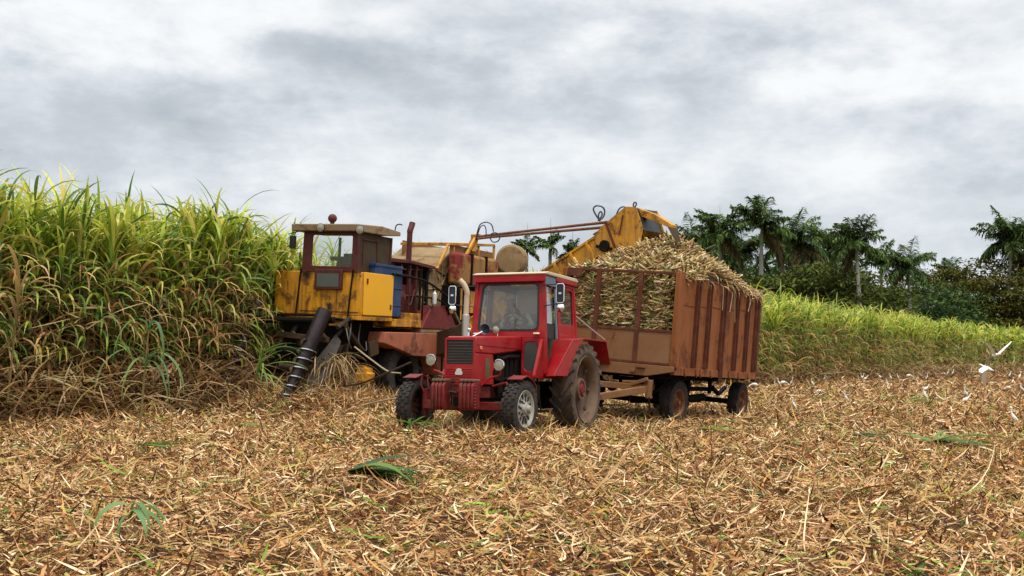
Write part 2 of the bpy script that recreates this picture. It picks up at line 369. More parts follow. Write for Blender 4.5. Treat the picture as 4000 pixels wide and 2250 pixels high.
# ------------------------------------------------------------------ ground
def sheet(xs, ys, fn):
    X, Y = np.meshgrid(xs, ys); Z = fn(X, Y); nx, ny = len(xs), len(ys)
    V = np.stack([X, Y, Z], -1).reshape(-1, 3); i = (np.arange(ny-1)[:, None]*nx+np.arange(nx-1)[None, :]).ravel()
    return V, np.stack([i, i+1, i+1+nx, i+nx], -1)
xs = np.concatenate([[-3000,-800,-200,-70,-35], np.arange(-20, 30.01, .22), [40,60,110,250,800,3000]])
ys = np.concatenate([[-900,-100,-20], np.arange(0, 45.01, .22), np.arange(47, 90, 3), [110,160,300,900,4000]])
def gfar(X, Y): return gz(X, Y)*np.clip(1-(np.hypot(X, Y)-90)/120, 0, 1)
V, F = sheet(xs, ys, gfar)
g = mesh_np('ground', [(V, F, np.ones((len(V),3)))], MAT_SOIL); tag(g, 'brown harvested field under a mat of chopped leaves', 'field', kind='structure')

STRAW = [(.68,.44,.215),(.55,.325,.145),(.38,.165,.06),(.17,.058,.022),(.92,.70,.43),(.04,.015,.008),(.42,.34,.10),(.17,.25,.045),(.62,.32,.09)]
SW = [22,25,19,15,10,13,6,5,6]
parts = []
def straw(n, x, y, l0, l1, w0, w1, lift, tilt=.42, seg=3, cols=STRAW, wts=SW):
    z = gz(x, y)+rng.random(n)**1.3*lift
    az = U(0, 2*math.pi, n); k = rng.random(n) < .6; az[k] = rng.normal(.1, .55, k.sum())+(rng.random(k.sum()) < .5)*math.pi
    e0 = rng.normal(.06, tilt, n); c = pal(cols, n, wts); c1 = c*U(.7, 1.15, n)[:, None]
    ln = l0+(l1-l0)*rng.random(n)**1.8
    parts.append(ribbons(np.stack([x, y, z], -1), az, e0, rng.normal(.15, .5, n), ln, U(w0, w1, n), seg, U(-.7, .7, n), rng.normal(0, .6, n), c, c1, rng.normal(0, .75, n), 1., 1.))
def wedge(n, r0, r1):
    r = np.sqrt(U(r0*r0, r1*r1, n)); t = U(-.56, .56, n); return r*np.sin(t), r*np.cos(t)
for n, r0, r1, a in ((19000,5.0,8,(.05,.27,.007,.021,.10)),(46000,8,13,(.05,.28,.008,.022,.11)),(56000,13,20,(.07,.32,.012,.028,.12)),(44000,20,33,(.12,.44,.018,.040,.12)),
                     (38000,33,62,(.18,.6,.03,.06,.07)),(26000,62,140,(.4,1.1,.06,.12,.08))):
    x, y = wedge(n, r0, r1); straw(n, x, y, *a)
for n, r0, r1, a in ((9000,8,14,(.06,.30,.008,.022,.11)),(11000,14,24,(.08,.36,.014,.03,.11)),(12000,24,50,(.18,.6,.03,.06,.12)),(9000,50,140,(.4,1.1,.06,.12,.10))):   # litter beyond the frame's sides
    r_ = np.sqrt(U(r0*r0, r1*r1, n)); t_ = U(.56, .85, n)*np.where(rng.random(n) < .5, -1, 1); straw(n, r_*np.sin(t_), r_*np.cos(t_), *a, seg=2)
# upright splinters and longer blades lying about
x, y = wedge(2600, 7, 24); straw(2600, x, y, .10, .26, .012, .02, .05, .9, 2)
x, y = wedge(2600, 6, 36); straw(2600, x, y, .4, 1.1, .012, .03, .10, .16, 6)
# clustered drifts
for _ in range(260):
    x0, y0 = wedge(1, 8, 40); m_ = 60; x = rng.normal(x0, .35, m_); y = rng.normal(y0, .25, m_)
    straw(m_, x, y, .1, .38, .012, .026, .14, .4, 2, STRAW, [20,24,22,22,8,16,5,2,8])
GREENS = [(.14,.28,.035),(.26,.40,.05),(.08,.18,.04),(.40,.42,.06)]
for _ in range(420):                                   # scattered green shreds
    x0, y0 = wedge(1, 7, 40); m_ = int(rng.integers(4, 22)); x = rng.normal(x0, .25, m_); y = rng.normal(y0, .14, m_)
    straw(m_, x, y, .15, .55, .014, .03, .09, .15, 4, GREENS, [4,4,3,2])
for cx_, cy_, _z in ctl:                                # trash pushed up round the tyres
    m_ = 260; straw(m_, rng.normal(cx_, .42, m_), rng.normal(cy_, .42, m_), .08, .36, .010, .024, .15, .5, 3)
for hx, hy, hh, hs in HEAPS[:3]:
    m_ = 2600; x = rng.normal(hx, hs*.8, m_); y = rng.normal(hy, hs*.8, m_); straw(m_, x, y, .12, .5, .012, .028, .16, .6, 3)
t = mesh_np('cane_trash', parts, MAT_STRAW); tag(t, 'chopped dry cane leaves and stalk bits covering the whole field', 'cane trash', kind='stuff')

# ------------------------------------------------------------------ standing sugarcane
G_TOP = [(.46,.54,.045),(.32,.44,.035),(.62,.66,.10),(.18,.29,.03),(.66,.60,.15),(.10,.18,.025)]
G_MID = [(.17,.30,.045),(.09,.19,.045),(.30,.40,.07),(.42,.40,.11)]
DRY = [(.54,.35,.155),(.38,.205,.08),(.74,.54,.28),(.17,.075,.03),(.48,.38,.13),(.07,.032,.015)]
E0 = np.array([12.4,51.7]); ED = np.array([.535,.845]); ED = ED/np.linalg.norm(ED); EN = np.array([-ED[1], ED[0]])   # EN points into the cane
HVi = M_HV.inverted()
def stand(name, t0, t1, depth, dens, wscale=1., gf=9, gm=5, gd=9, gt=5, seg=7, gmlo=.40, hmean=3.0, cut=0., skip=None, lscale=1., stalks=True, tfun=None):
    n = int((t1-t0)*depth*dens)
    t = U(0, 1, n); t = t0+(t1-t0)*(tfun(t) if tfun else t); d = rng.random(n)**1.5*depth+cut
    d = d-.0009*np.maximum(t, 0)**2; P = E0[None]+t[:, None]*ED+d[:, None]*EN
    if skip is not None: k = ~skip(P); P = P[k]; t = t[k]; d = d[k]; n = len(P)
    hs = hmean-.22*np.clip((t+37.5)/4, 0, 1)*(t < -31.6)+.22*np.sin(t*.9+d)+.14*np.sin(t*2.3)+rng.normal(0, .16, n)
    zb = gz(P[:,0], P[:,1]); lean_a = U(0, 6.28, n); lean = np.abs(rng.normal(0, .10, n))*hs
    top = np.stack([P[:,0]+np.cos(lean_a)*lean, P[:,1]+np.sin(lean_a)*lean, zb+hs], -1); bot = np.stack([P[:,0], P[:,1], zb], -1)
    out_ = []
    def grp(k, f0, f1, e0, dr, ln, wd, cols, tip, wts=None, sg=seg, tw=.5, pw=1.5):
        m = n*k; idx = np.repeat(np.arange(n), k); f = U(f0, f1, m)[:, None]
        base = bot[idx]*(1-f)+top[idx]*f
        c0 = pal(cols, m, wts); c1 = np.clip(c0*np.array(tip)[None], 0, 1)
        out_.append(ribbons(base, U(0, 6.28, m), U(*e0, m), U(*dr, m), U(*ln, m)*lscale, U(*wd, m)*wscale, sg, U(-.4, .4, m), rng.normal(0, tw, m), c0, c1, rng.normal(0, .35, m), pw))
    grp(gf, .74, 1.0, (1.05,1.52), (.7,2.7), (.8,1.45), (.036,.064), G_TOP, (1.15,1.05,1.1))
    grp(gm, gmlo, .80, (.5,1.3), (1.2,2.9), (.8,1.4), (.034,.06), G_MID+DRY[:2], (1.5,1.25,1.1), [4,4,3,3,1.5,1])
    grp(gd, .16, .72, (-.2,1.0), (1.2,2.5), (.7,1.35), (.02,.042), DRY, (1.,.95,.9), [4,4,3,2,3,1.5], tw=1.4, pw=1.)
    grp(gt, .0, .28, (-.3,.9), (.2,1.8), (.6,1.2), (.014,.034), DRY, (.9,.85,.8), [3,4,2,4,1,3], tw=1.6, pw=1.)
    if stalks:
        out_.append(ribbons(bot, lean_a, np.full(n, 1.5), np.zeros(n), hs, np.full(n, .032*wscale), 2, U(0,1.5,n), np.zeros(n), pal([(.16,.10,.05),(.22,.15,.05),(.12,.06,.04)], n), pal([(.2,.2,.06)], n), 0., 1., 1.))
        out_.append(ribbons(bot, lean_a+1.57, np.full(n, 1.5), np.zeros(n), hs, np.full(n, .032*wscale), 2, U(1.5,3,n), np.zeros(n), pal([(.16,.10,.05),(.22,.15,.05)], n), pal([(.2,.2,.06)], n), 0., 1., 1.))
    return out_
def in_harv(P):
    q = np.array([[*(HVi @ Vector((a, b_, 0)))[:2]] for a, b_ in P]); return ((q[:,0] < .7) & (q[:,0] > -10.5) & (q[:,1] > -1.3)) | ((q[:,0] < 2.1) & (q[:,0] > .6) & (q[:,1] > -.75))
def edge_tangle(t0, t1, n, ws=1., hi=.9):
    t = U(t0, t1, n); d = rng.normal(.05, .4, n)-.0009*np.maximum(t, 0)**2-.7*(t > -6); d = d-.0009*np.maximum(t, 0)**2; P = E0[None]+t[:, None]*ED+d[:, None]*EN
    k = ~in_harv(P); P = P[k]; m = len(P)
    z = gz(P[:,0], P[:,1])+rng.random(m)**1.6*hi; c = pal(DRY, m, [4,4,3,4,2,3])
    return ribbons(np.stack([P[:,0], P[:,1], z], -1), U(0, 6.28, m), U(-.5, .9, m), U(-.4, 1.7, m), U(.5, 1.4, m), U(.012, .034, m)*ws, 6, U(-.5,.5,m), rng.normal(0,1.3,m), c, c*.85, rng.normal(0, .9, m), 1., .8)
lf = stand('left', -48, -31.5, 5.5, 13, cut=.45, skip=in_harv, hmean=3.68, gm=13, gd=7, gmlo=.24, wscale=1.35)
lf.append(edge_tangle(-48, -31.5, 3000, 1.25)); lf.append(edge_tangle(-48, -31.5, 1300, 1.4, 2.1))
sg = mesh_np('sugarcane', lf, MAT_LEAF); tag(sg, 'tall uncut sugarcane left of the yellow harvester, green above dry brown leaves', 'sugarcane', kind='stuff')
rt = stand('mid', -31.5, -6, 5, 7, 1.15, 9, 4, 6, 3, 6, cut=1.7, skip=in_harv, hmean=3.3)
rt += stand('right', -6, 32, 6, 6, 1.35, 9, 13, 6, 4, 6, gmlo=.1, cut=-.8, hmean=3.6); rt.append(edge_tangle(-6, 32, 3200, 1.5, .9))
rt += stand('far', 32, 125, 6, 3.0, 2.2, 9, 10, 4, 3, 4, gmlo=.08, cut=-.8, hmean=3.55, stalks=False); rt.append(edge_tangle(32, 125, 3200, 2.4, .9))
sg = mesh_np('sugarcane', rt, MAT_LEAF); tag(sg, 'lower row of sugarcane running off behind the trailer and the egrets', 'sugarcane', kind='stuff')

def plant(name, base, az, lean, n, length, width, cols, h=1.2, spread=.8, label='', cat='cane plant', group=None, e=(.9,1.5), dr=(1.,2.6), stalk=True, tip=(1.2,1.1,1.), pw=1.4):
    root = empty(name, base); tag(root, label, cat, group)
    top = Vector((math.cos(az)*lean, math.sin(az)*lean, h))
    if stalk: MB().tube([(0,0,-.05), top*.5+Vector((0,0,.05*h)), top], [.018,.016,.01], 6).build('stalk', M_STALK, root)
    b_ = np.array(top)[None]*U(.55, 1., n)[:, None]; a_ = rng.normal(az, spread, n); c0 = pal(cols, n)
    mesh_np('leaves', [ribbons(b_, a_, U(*e, n), U(*dr, n), U(*length, n), U(*width, n), 9, U(-.3,.3,n), rng.normal(0,.5,n), c0, c0*np.array(tip)[None], rng.normal(0,.3,n), pw)], MAT_LEAF, root)
    return root
M_STALK = plain('cane_stalk', (.26,.21,.07), .5)
M_DRY = plain('dry_stalk', (.36,.27,.17), .7)
BG = [(.10,.20,.06),(.14,.26,.08),(.08,.16,.06)]
def gp(px, py, dz=0):
    v = on_ground(px, py); return (v.x, v.y, float(gz(v.x, v.y))+dz)
plant('cane_plant', gp(545,1690), -.9, .25, 9, (1.2,1.6), (.055,.08), BG, 1.75, .9, 'broad bluish leaves of a cane shoot hanging low at the edge of the tall cane', e=(1.2,1.5), dr=(2.7,3.1), pw=.55)
plant('cane_plant', at(30,1560,17.9).to_tuple(), -.9, .5, 12, (1.1,1.7), (.05,.08), [(.40,.28,.10),(.30,.27,.08),(.45,.33,.16)], 1.9, 1., 'yellowing cane stalk arching out of the stand at the far left', dr=(1.8,3.0))
hv = M_HV
def hp(*p): return tuple(M_HV @ Vector(p))
plant('cane_plant', hp(2.1,-.2,-.05), R(-62), 1.35, 13, (.9,1.5), (.03,.05), [(.16,.30,.05),(.22,.36,.06),(.12,.24,.05)], 1.45, .5, 'bent green cane plant leaning across the tilted crop auger', e=(.2,.9), dr=(.5,1.7))
plant('cane_plant', hp(1.75,.25,.0), R(-30), .1, 9, (.5,.85), (.025,.04), [(.14,.28,.06),(.10,.2,.05)], .3, 1.5, 'green cane shoot at the foot of the crop auger', e=(.1,1.), dr=(.3,1.3), stalk=False)
# green tops lying on the cut field
def cut_top(px, py, az, n, ln, wd, cols, label, e=(0,.25), dr=(.1,.5), sp=.25, dz=.07, h=.1, pw=1.4):
    n = int(n*1.5); wd = (wd[0]*1.3, wd[1]*1.35)
    plant('leaf_bundle', gp(px, py, dz), az, 0.02, n, ln, wd, cols, h, sp, label, 'cane top', 'green cane tops lying on the cut field', e, dr, False, pw=pw)
DG = [(.04,.11,.02),(.06,.16,.025),(.03,.08,.02),(.13,.25,.04)]
cut_top(1350,1925, -.02, 15, (.6,.95), (.045,.065), DG, 'dark green bunch of cane leaves lying in front of the red tractor', (0.0,.42), (.25,1.1), .34)
cut_top(500,2110, -.3, 7, (.28,.46), (.022,.034), [(.16,.30,.12),(.12,.25,.08)], 'pale green cane shoot with hooked leaves near the bottom left', (1.1,1.5), (2.6,3.0), 1.3, .02, .26, .6)
cut_top(3330,1735, .1, 9, (.5,1.1), (.03,.05), [(.06,.16,.05),(.12,.22,.05)], 'flat dark green cane leaves on the straw behind the long pale stalk, right', (0,.12), (.05,.3), .3)
cut_top(3640,1760, .3, 22, (.5,1.3), (.03,.05), [(.14,.26,.05),(.22,.32,.07),(.10,.2,.05)], 'wide heap of green cane leaves on the straw below the big white egret', (0,.3), (.1,.6), .7, .06)
cut_top(2720,1712, .1, 6, (.4,.9), (.03,.04), [(.28,.32,.05),(.2,.28,.05)], 'yellow green cane leaves lying below the trailer front wheel', (0,.1), (.05,.25), .4)
cut_top(1600,1720, 0, 14, (.3,.8), (.02,.035), [(.14,.26,.05),(.24,.32,.07)], 'green cane leaves scattered under the tractor front wheel', (0,.4), (.1,.9), 1.6)
cut_top(930,1695, -.1, 9, (.3,.7), (.025,.04), [(.10,.22,.05),(.2,.32,.07)], 'green cane leaves on the straw beside the foot of the auger', (0,.4), (.1,.9), .8)
cut_top(520,1775, .1, 6, (.4,.9), (.025,.04), [(.14,.24,.05),(.10,.18,.04)], 'long green cane leaves on the straw below the uncut cane', (0,.1), (.05,.3), .3)
cut_top(3540,1585, .2, 7, (.5,1.1), (.03,.045), [(.2,.3,.06),(.14,.24,.05)], 'green cane leaves at the feet of the slim long-necked egret', (0,.5), (.3,1.2), .5)

# ------------------------------------------------------------------ wheels
def wheel(parent, c, Rr, rin, wd, lugs, lug_h, style, side, tyre_m, rim_m, hub_m=None, steer=0., wall_m=None):
    wq = empty('wheel', c, (0,0,R(steer)), parent); m = MB(); h = wd/2
    prof = [(rin,-h*.72),(rin+.02,-h*.86),(rin+(Rr-rin)*.45,-h*1.0),(Rr-.06,-h*.96),(Rr-.018,-h*.82),(Rr,-h*.4),(Rr,h*.4),(Rr-.018,h*.82),(Rr-.06,h*.96),(rin+(Rr-rin)*.45,h),(rin+.02,h*.86),(rin,h*.72)]
    m.lathe(prof, seg=56, closed=True)
    def pt(th, y, r_): return (r_*math.cos(th), y, r_*math.sin(th))
    for k in range(lugs):
        th = 2*math.pi*k/lugs
        if style == 'chevron':
            for sy in (-1, 1):
                t0 = th+(math.pi/lugs if sy > 0 else 0); sk = .30; dw = .30*2*math.pi/lugs*.62
                vs = [pt(t0+a+q, y, r_) for r_ in (Rr-.05, Rr+lug_h) for a, y in ((0, sy*.01), (sk, sy*h*1.0)) for q in (0, dw)]
                m.add(vs, [(0,1,3,2),(4,6,7,5),(0,2,6,4),(1,5,7,3),(0,4,5,1),(2,3,7,6)])
        else:
            for j, yy in enumerate((-.72,-.25,.25,.72)):
                t0 = th+(j % 2)*math.pi/lugs; dw = 2*math.pi/lugs*.62
                vs = [pt(t0+q, h*(yy+s_*.19), r_) for r_ in (Rr-.03, Rr+lug_h-(.012 if abs(yy) > .5 else 0)) for s_ in (-1, 1) for q in (0, dw)]
                m.add(vs, [(0,1,3,2),(4,6,7,5),(0,2,6,4),(1,5,7,3),(0,4,5,1),(2,3,7,6)])
    m.build('tyre', tyre_m, wq)
    s = side
    return wq, s, h
def rim_rear(wq, s, h, rin, rim_m, hub_m):
    m = MB(); m.lathe([(rin+.035,s*h*.9),(rin+.03,s*h*.97),(rin,s*h*.9),(rin-.05,s*h*.6),(rin-.06,s*h*.2),(rin-.04,-s*h*.3),(rin,-s*h*.8)], seg=56)
    for k in range(8):
        a = 2*math.pi*k/8; m.box(((rin-.09)*math.cos(a), s*h*.22, (rin-.09)*math.sin(a)), (.05,.04,.05))
    m.build('rim', rim_m, wq)
    m = MB(); m.lathe([(rin-.055,s*h*.15),(rin*.72,-s*h*.10),(rin*.5,-s*h*.15),(.20,s*h*.1),(.17,s*h*.3)], seg=56); m.build('wheel_disc', DISC if rim_m is not DARK else DARK, wq)
    m = MB(); m.lathe([(.13,s*h*.2),(.15,s*h*.5),(.185,s*h*.5),(.20,s*h*.1)], seg=28); m.build('hub_ring', rim_m, wq)
    m = MB(); m.lathe([(.0,s*(h*.58)),(.07,s*(h*.58)),(.09,s*(h*.54)),(.10,s*h*.45),(.14,s*h*.40),(.15,s*h*.1)], seg=24)
    for k in range(8):
        a = 2*math.pi*k/8+.2; m.tube([(.128*math.cos(a), s*h*.4, .128*math.sin(a)), (.128*math.cos(a), s*h*.54, .128*math.sin(a))], .013, 6)
    m.build('hub', hub_m, wq)
def rim_small(wq, s, h, rin, rim_m, slots=False, deep=.0):
    m = MB(); d = h*(.55 if slots else .05)
    m.lathe([(rin+.028,s*h*.84),(rin+.022,s*h*.93),(rin,s*h*.86),(rin-.025,s*h*.6),(rin-.05,s*d),(rin*.5,s*(d+.012)),(.10,s*(d+.03)),(.085,s*(d+.07)),(0,s*(d+.08))], seg=40)
    m.build('rim', rim_m, wq)
    m = MB()
    if slots:
        for rr_, nn, sz in ((rin*.74,12,.026),(rin*.48,8,.018)):
            for k in range(nn):
                a = 2*math.pi*k/nn+rr_; c_ = Vector((rr_*math.cos(a), 0, rr_*math.sin(a))); rd = c_.normalized(); tg = Vector((-rd.z, 0, rd.x))
                y_ = s*(d+.015+(.0 if rr_ > rin*.6 else .01)); ring = []
                for q in range(8): b_ = 2*math.pi*q/8; ring.append(c_+rd*math.cos(b_)*sz*1.7+tg*math.sin(b_)*sz*.8)
                m.add([(v.x, y_-.02*s, v.z) for v in ring]+[(v.x, y_+.004*s, v.z) for v in ring], [tuple(range(8)), tuple(range(8,16))]+[(i,(i+1)%8,8+(i+1)%8,8+i) for i in range(8)])
        m.build('rim_slots', BLACK, wq)
    m = MB(); m.tube([(0,s*d,0),(0,s*(d+.13),0)], [.075,.05], 12)
    for k in range(6):
        a = 2*math.pi*k/6; m.tube([(.11*math.cos(a), s*(d+.01), .11*math.sin(a)), (.11*math.cos(a), s*(d+.055), .11*math.sin(a))], .012, 6)
    m.build('hub', rim_m, wq)

# ------------------------------------------------------------------ red tractor
T = empty('tractor'); T.matrix_world = M_TR
tag(T, 'red farm tractor with a glazed cab, hitched in front of the rusty trailer', 'tractor')
for s, yc in ((1,.87),(-1,-.87)):
    q = wheel(T, (0,yc,.78), .745, .545, .40, 22, .04, 'chevron', s, TYRE_D, RIM_B); rim_rear(q[0], s, q[2], .545, RIM_B, RED_D)
for s, yc in ((1,.83),(-1,-.97)):
    q = wheel(T, (2.37,yc,.47), .425, .26, .235, 26, .018, 'block', s, TYRE, RIM_G, steer=-3); rim_small(q[0], s, q[2], .26, RIM_G if s > 0 else RIM_R, True)
# hood: top shell and side flanks
m = MB()
hw = .255
m.prism([(2.76,1.30),(2.77,1.50),(2.74,1.545),(2.70,1.56),(1.05,1.645),(.98,1.64),(.98,1.40),(2.1,1.30)], 'y', -hw, hw)
m.build('hood', RED, T, .025)
m = MB()
for s in (-1,1):
    m.prism([(2.765,.83),(2.765,1.298),(2.14,1.298),(2.06,1.0),(2.10,.83)], 'y', s*hw, s*(hw-.02))
m.build('side_panel', RED, T, .006)
m = MB(); m.b2((2.25,hw+.001,.9),(2.42,hw+.006,1.24)); m.build('side_screen', paint('olive_mesh', (.09,.06,.025), .8), T)
m = MB(); m.b2((1.5,hw+.001,1.50),(1.75,hw+.004,1.515)); m.b2((1.05,hw,1.425),(2.72,hw+.008,1.435)); m.build('hood_trim', RED_D, T)
m = MB(); m.panel(lambda u, v, t_: (2.772+t_, u, v), [(-hw,.82),(hw,.82),(hw,1.535),(-hw,1.535)], (-hw+.03,1.13,hw-.03,1.50), .012, .02)
m.build('grille_frame', RED, T)
m = MB(); m.b2((2.72,-hw+.025,1.12),(2.7735,hw-.025,1.505)); m.build('radiator', GRILL, T)
m = MB()
for k in range(8): m.box((2.779,0,1.155+k*.043), (.012,.45,.006))
m.build('grille_bars', RIM_B, T)
m = MB()
for k in range(6): m.box((2.795,0,.87+k*.038), (.012,.44,.012))
for k in range(9): m.box((2.791,-.2+k*.05,.965), (.008,.008,.22))
m.build('lower_grille', RED, T, .003)
m = MB(); m.prism([(-.055,.965),(.055,.965),(.065,1.0),(.04,1.035),(.05,1.05),(0,1.065),(-.05,1.05),(-.04,1.035),(-.065,1.0)], 'x', 2.802, 2.815); m.build('badge', SILVER, T, .004)
m = MB(); m.box((2.60,hw+.012,1.385), (.075,.025,.06)); m.build('indicator', ORANGE, T, .01)
# engine under the hood
m = MB(); m.b2((1.0,-.2,.62),(2.1,.2,1.36)); m.b2((.9,-.24,.5),(1.3,.24,1.0))
for k in range(5): m.box((1.2+k*.17,.215,1.12), (.11,.05,.34))
m.tube([(1.1,.24,1.3),(1.6,.26,1.28),(2.0,.25,1.2)], .03); m.tube([(1.85,.24,.7),(1.85,.24,1.28)], .06, 10)
m.tube([(1.2,.26,.75),(1.5,.28,.95),(2.0,.27,.9)], .02); m.lathe([(.0,.24),(.11,.24),(.11,.28),(.0,.28)], (2.02,0,1.0)); m.box((1.55,.24,.78), (.3,.1,.16))
m.build('engine', DARK, T)
m = MB(); m.b2((-.4,-.3,.45),(1.2,.3,.9)); m.tube([(0,-.65,.78),(0,.65,.78)], .13, 14); m.b2((1.2,-.16,.5),(2.75,.16,.64)); m.tube([(2.37,-.70,.5),(2.37,.58,.5)], .06, 10)
m.build('chassis', DARK, T, .01)
m = MB()
m.b2((2.25,-.78,.44),(2.49,.64,.56)); m.tube([(2.37,-.80,.34),(2.37,-.80,.75)], .055, 10); m.tube([(2.37,.66,.34),(2.37,.66,.75)], .055, 10)
m.tube([(2.2,-.8,.52),(2.16,.66,.52)], .018); m.tube([(2.37,.66,.72),(2.15,.50,.86),(2.2,.28,.8)], .022); m.box((2.37,-.62,.5),(.18,.22,.16)); m.box((2.37,.52,.5),(.18,.16,.14))
m.b2((2.5,-.25,.7),(2.78,.25,.84)); m.b2((1.9,-.2,.62),(2.75,.2,.8))
m.build('front_axle', RED_D, T, .012)
for y0, y1 in ((-.37,-.13),(.10,.36)):
    m = MB()
    for k in range(4):
        w_ = (y1-y0)/4; a_ = y0+k*w_
        m.prism([(2.78,.46),(2.98,.44),(3.02,.50),(3.02,.80),(2.97,.86),(2.80,.86)], 'y', a_+.006, a_+w_-.006)
    m.mi = 1
    for k in range(4): w_ = (y1-y0)/4; m.b2((2.79,y0+k*w_+.004,.861),(2.99,y0+k*w_+w_-.004,.905))
    if y0 > 0: 
        m.mi = 0
        for k in range(8): m.b2((2.98,y1+.002,.47+k*.045),(3.02,y1+.035,.495+k*.045))
    m.build('front_weight', [RED_D, RIM_B], T, .012)
m = MB(); m.tube([(2.95,-.02,.92),(2.95,-.02,.5)], .012); m.tube([(2.97,-.08,.72),(2.97,.06,.7)], .012); m.tube([(2.9,-.03,.86),(3.03,-.03,.86)], .02); m.build('tow_pin', STEEL, T)
# headlights on arms
for y_, z_ in ((-.63,1.2),(.54,1.13)):
    m = MB(); m.lathe([(0,-.09),(.05,-.08),(.082,-.02),(.088,.03),(.08,.04)], (2.5,y_,z_), 'x', 24); m.build('headlight', BLACK, T)
    hl = LAST[0]; m = MB(); m.lathe([(0,.042),(.05,.040),(.076,.034)], (2.5,y_,z_), 'x', 24); m.build('lens', LENS, hl)
    m = MB(); m.lathe([(.076,.032),(.080,.046),(.089,.044),(.090,.025)], (2.5,y_,z_), 'x', 24, closed=True); m.build('chrome_ring', CHROME, hl)
    s = 1 if y_ > 0 else -1
    m = MB(); m.tube(bez([(2.48,y_,z_-.08),(2.46,y_-.02*s,z_-.16),(2.5,y_-.16*s,z_-.2),(2.56,s*.26,z_-.32)],5), .018, 8); m.build('headlight_arm', RED, T)
# front mudguards
for s, yc in ((1,.83),(-1,-.97)):
    m = MB(); pp = [(2.37+.50*math.cos(R(a)), .47+.50*math.sin(R(a))) for a in (62,90,118,135)]
    if s > 0: pp += [(1.98,.55),(1.93,.36),(1.80,.34)]
    for a_, b_ in zip(pp[:-1], pp[1:]): m.beam((a_[0],yc,a_[1]), (b_[0],yc,b_[1]), .24, .012, (0,0,1))
    m.build('mudguard', RED_D, T)
    m = MB(); m.tube([(2.37,yc-.1*s,.98),(2.45,yc-.13*s,.8),(2.38,yc-.2*s,.6)], .018); m.tube([(2.2,yc-.1*s,.96),(2.3,yc-.2*s,.6)], .014); m.build('mudguard_bracket', RED_D, T)
# exhaust
m = MB(); m.tube([(1.98,-.31,1.58),(1.98,-.31,1.94)], .062, 20); m.build('muffler', ALU, T, .005)
m = MB(); m.tube(bez([(1.98,-.31,1.94),(1.985,-.30,2.2),(2.0,-.29,2.30),(2.03,-.33,2.42),(2.06,-.40,2.50)],6), .043, 16); m.build('exhaust_pipe', CREAM_T, T)
m = MB(); m.tube([(1.99,-.26,1.56),(1.99,-.26,1.66)], .025, 10); m.sphere((1.99,-.24,1.7), .03); m.tube([(1.95,-.22,1.58),(1.8,-.1,1.68)], .012); m.build('exhaust_clamp', CHROME, T)
# cab
cl, cr2 = -.62, .62
def fw(u, v, t_):                                  # windscreen plane leaning back towards the top
    return (1.03-(v-1.62)*.10+t_, u*(1-(v-1.62)*.09), v)
m = MB(); m.panel(fw, [(-.69,1.62),(.69,1.62),(.66,2.66),(-.66,2.66)], (-.57,1.74,.57,2.54), .09, -.05); m.build('windscreen_frame', RED, T, .006)
ring = m.ring
m = MB(); cxr = 0; n_ = len(ring)
inn = [(u*.955, 2.14+(v-2.14)*.94) for u, v in ring]
vs = [fw(u, v, .012) for u, v in ring]+[fw(u, v, .012) for u, v in inn]+[fw(u, v, -.03) for u, v in ring]+[fw(u, v, -.03) for u, v in inn]
fs = []
for i in range(n_):
    j = (i+1) % n_; fs += [(i,j,n_+j,n_+i),(2*n_+i,3*n_+i,3*n_+j,2*n_+j),(n_+i,n_+j,3*n_+j,3*n_+i)]
m.add(vs, fs); m.build('windscreen_seal', BLACK, T)
m = MB(); m.add([fw(u, v, -.01) for u, v in ring], [tuple(range(n_))]); m.build('windscreen', GLASS, T)
# lower front wall with oval side windows
m = MB()
m.panel(lambda u, v, t_: (1.03+t_-(v<1.0)*0, u, v), [(.26,1.0),(.66,.98),(.69,1.618),(.26,1.618)], (.30,1.06,.56,1.56), .10, -.04)
m.panel(lambda u, v, t_: (1.03+t_, -u, v), [(.26,1.0),(.66,.98),(.69,1.618),(.26,1.618)], (.30,1.06,.56,1.56), .10, -.04)
m.b2((.96,-.25,1.66),(1.0,.25,1.60)); m.build('lower_front_wall', RED, T, .006)
for s in (1,-1):
    m = MB(); rg = [(.43+ .125*math.cos(a), 1.31+(.15 if math.sin(a) > 0 else -.15)+.11*math.sin(a)) for a in np.linspace(0, 2*math.pi, 24, endpoint=False)]
    m.add([(1.02,s*u,v) for u, v in rg]+[(1.0,s*u,v) for u, v in rg], [tuple(range(24)), tuple(range(47,23,-1))]+[(i,(i+1)%24,24+(i+1)%24,24+i) for i in range(24)]); m.build('foot_window', glass_mat('smoked_glass', (.14,.11,.09), .05, .12), T)
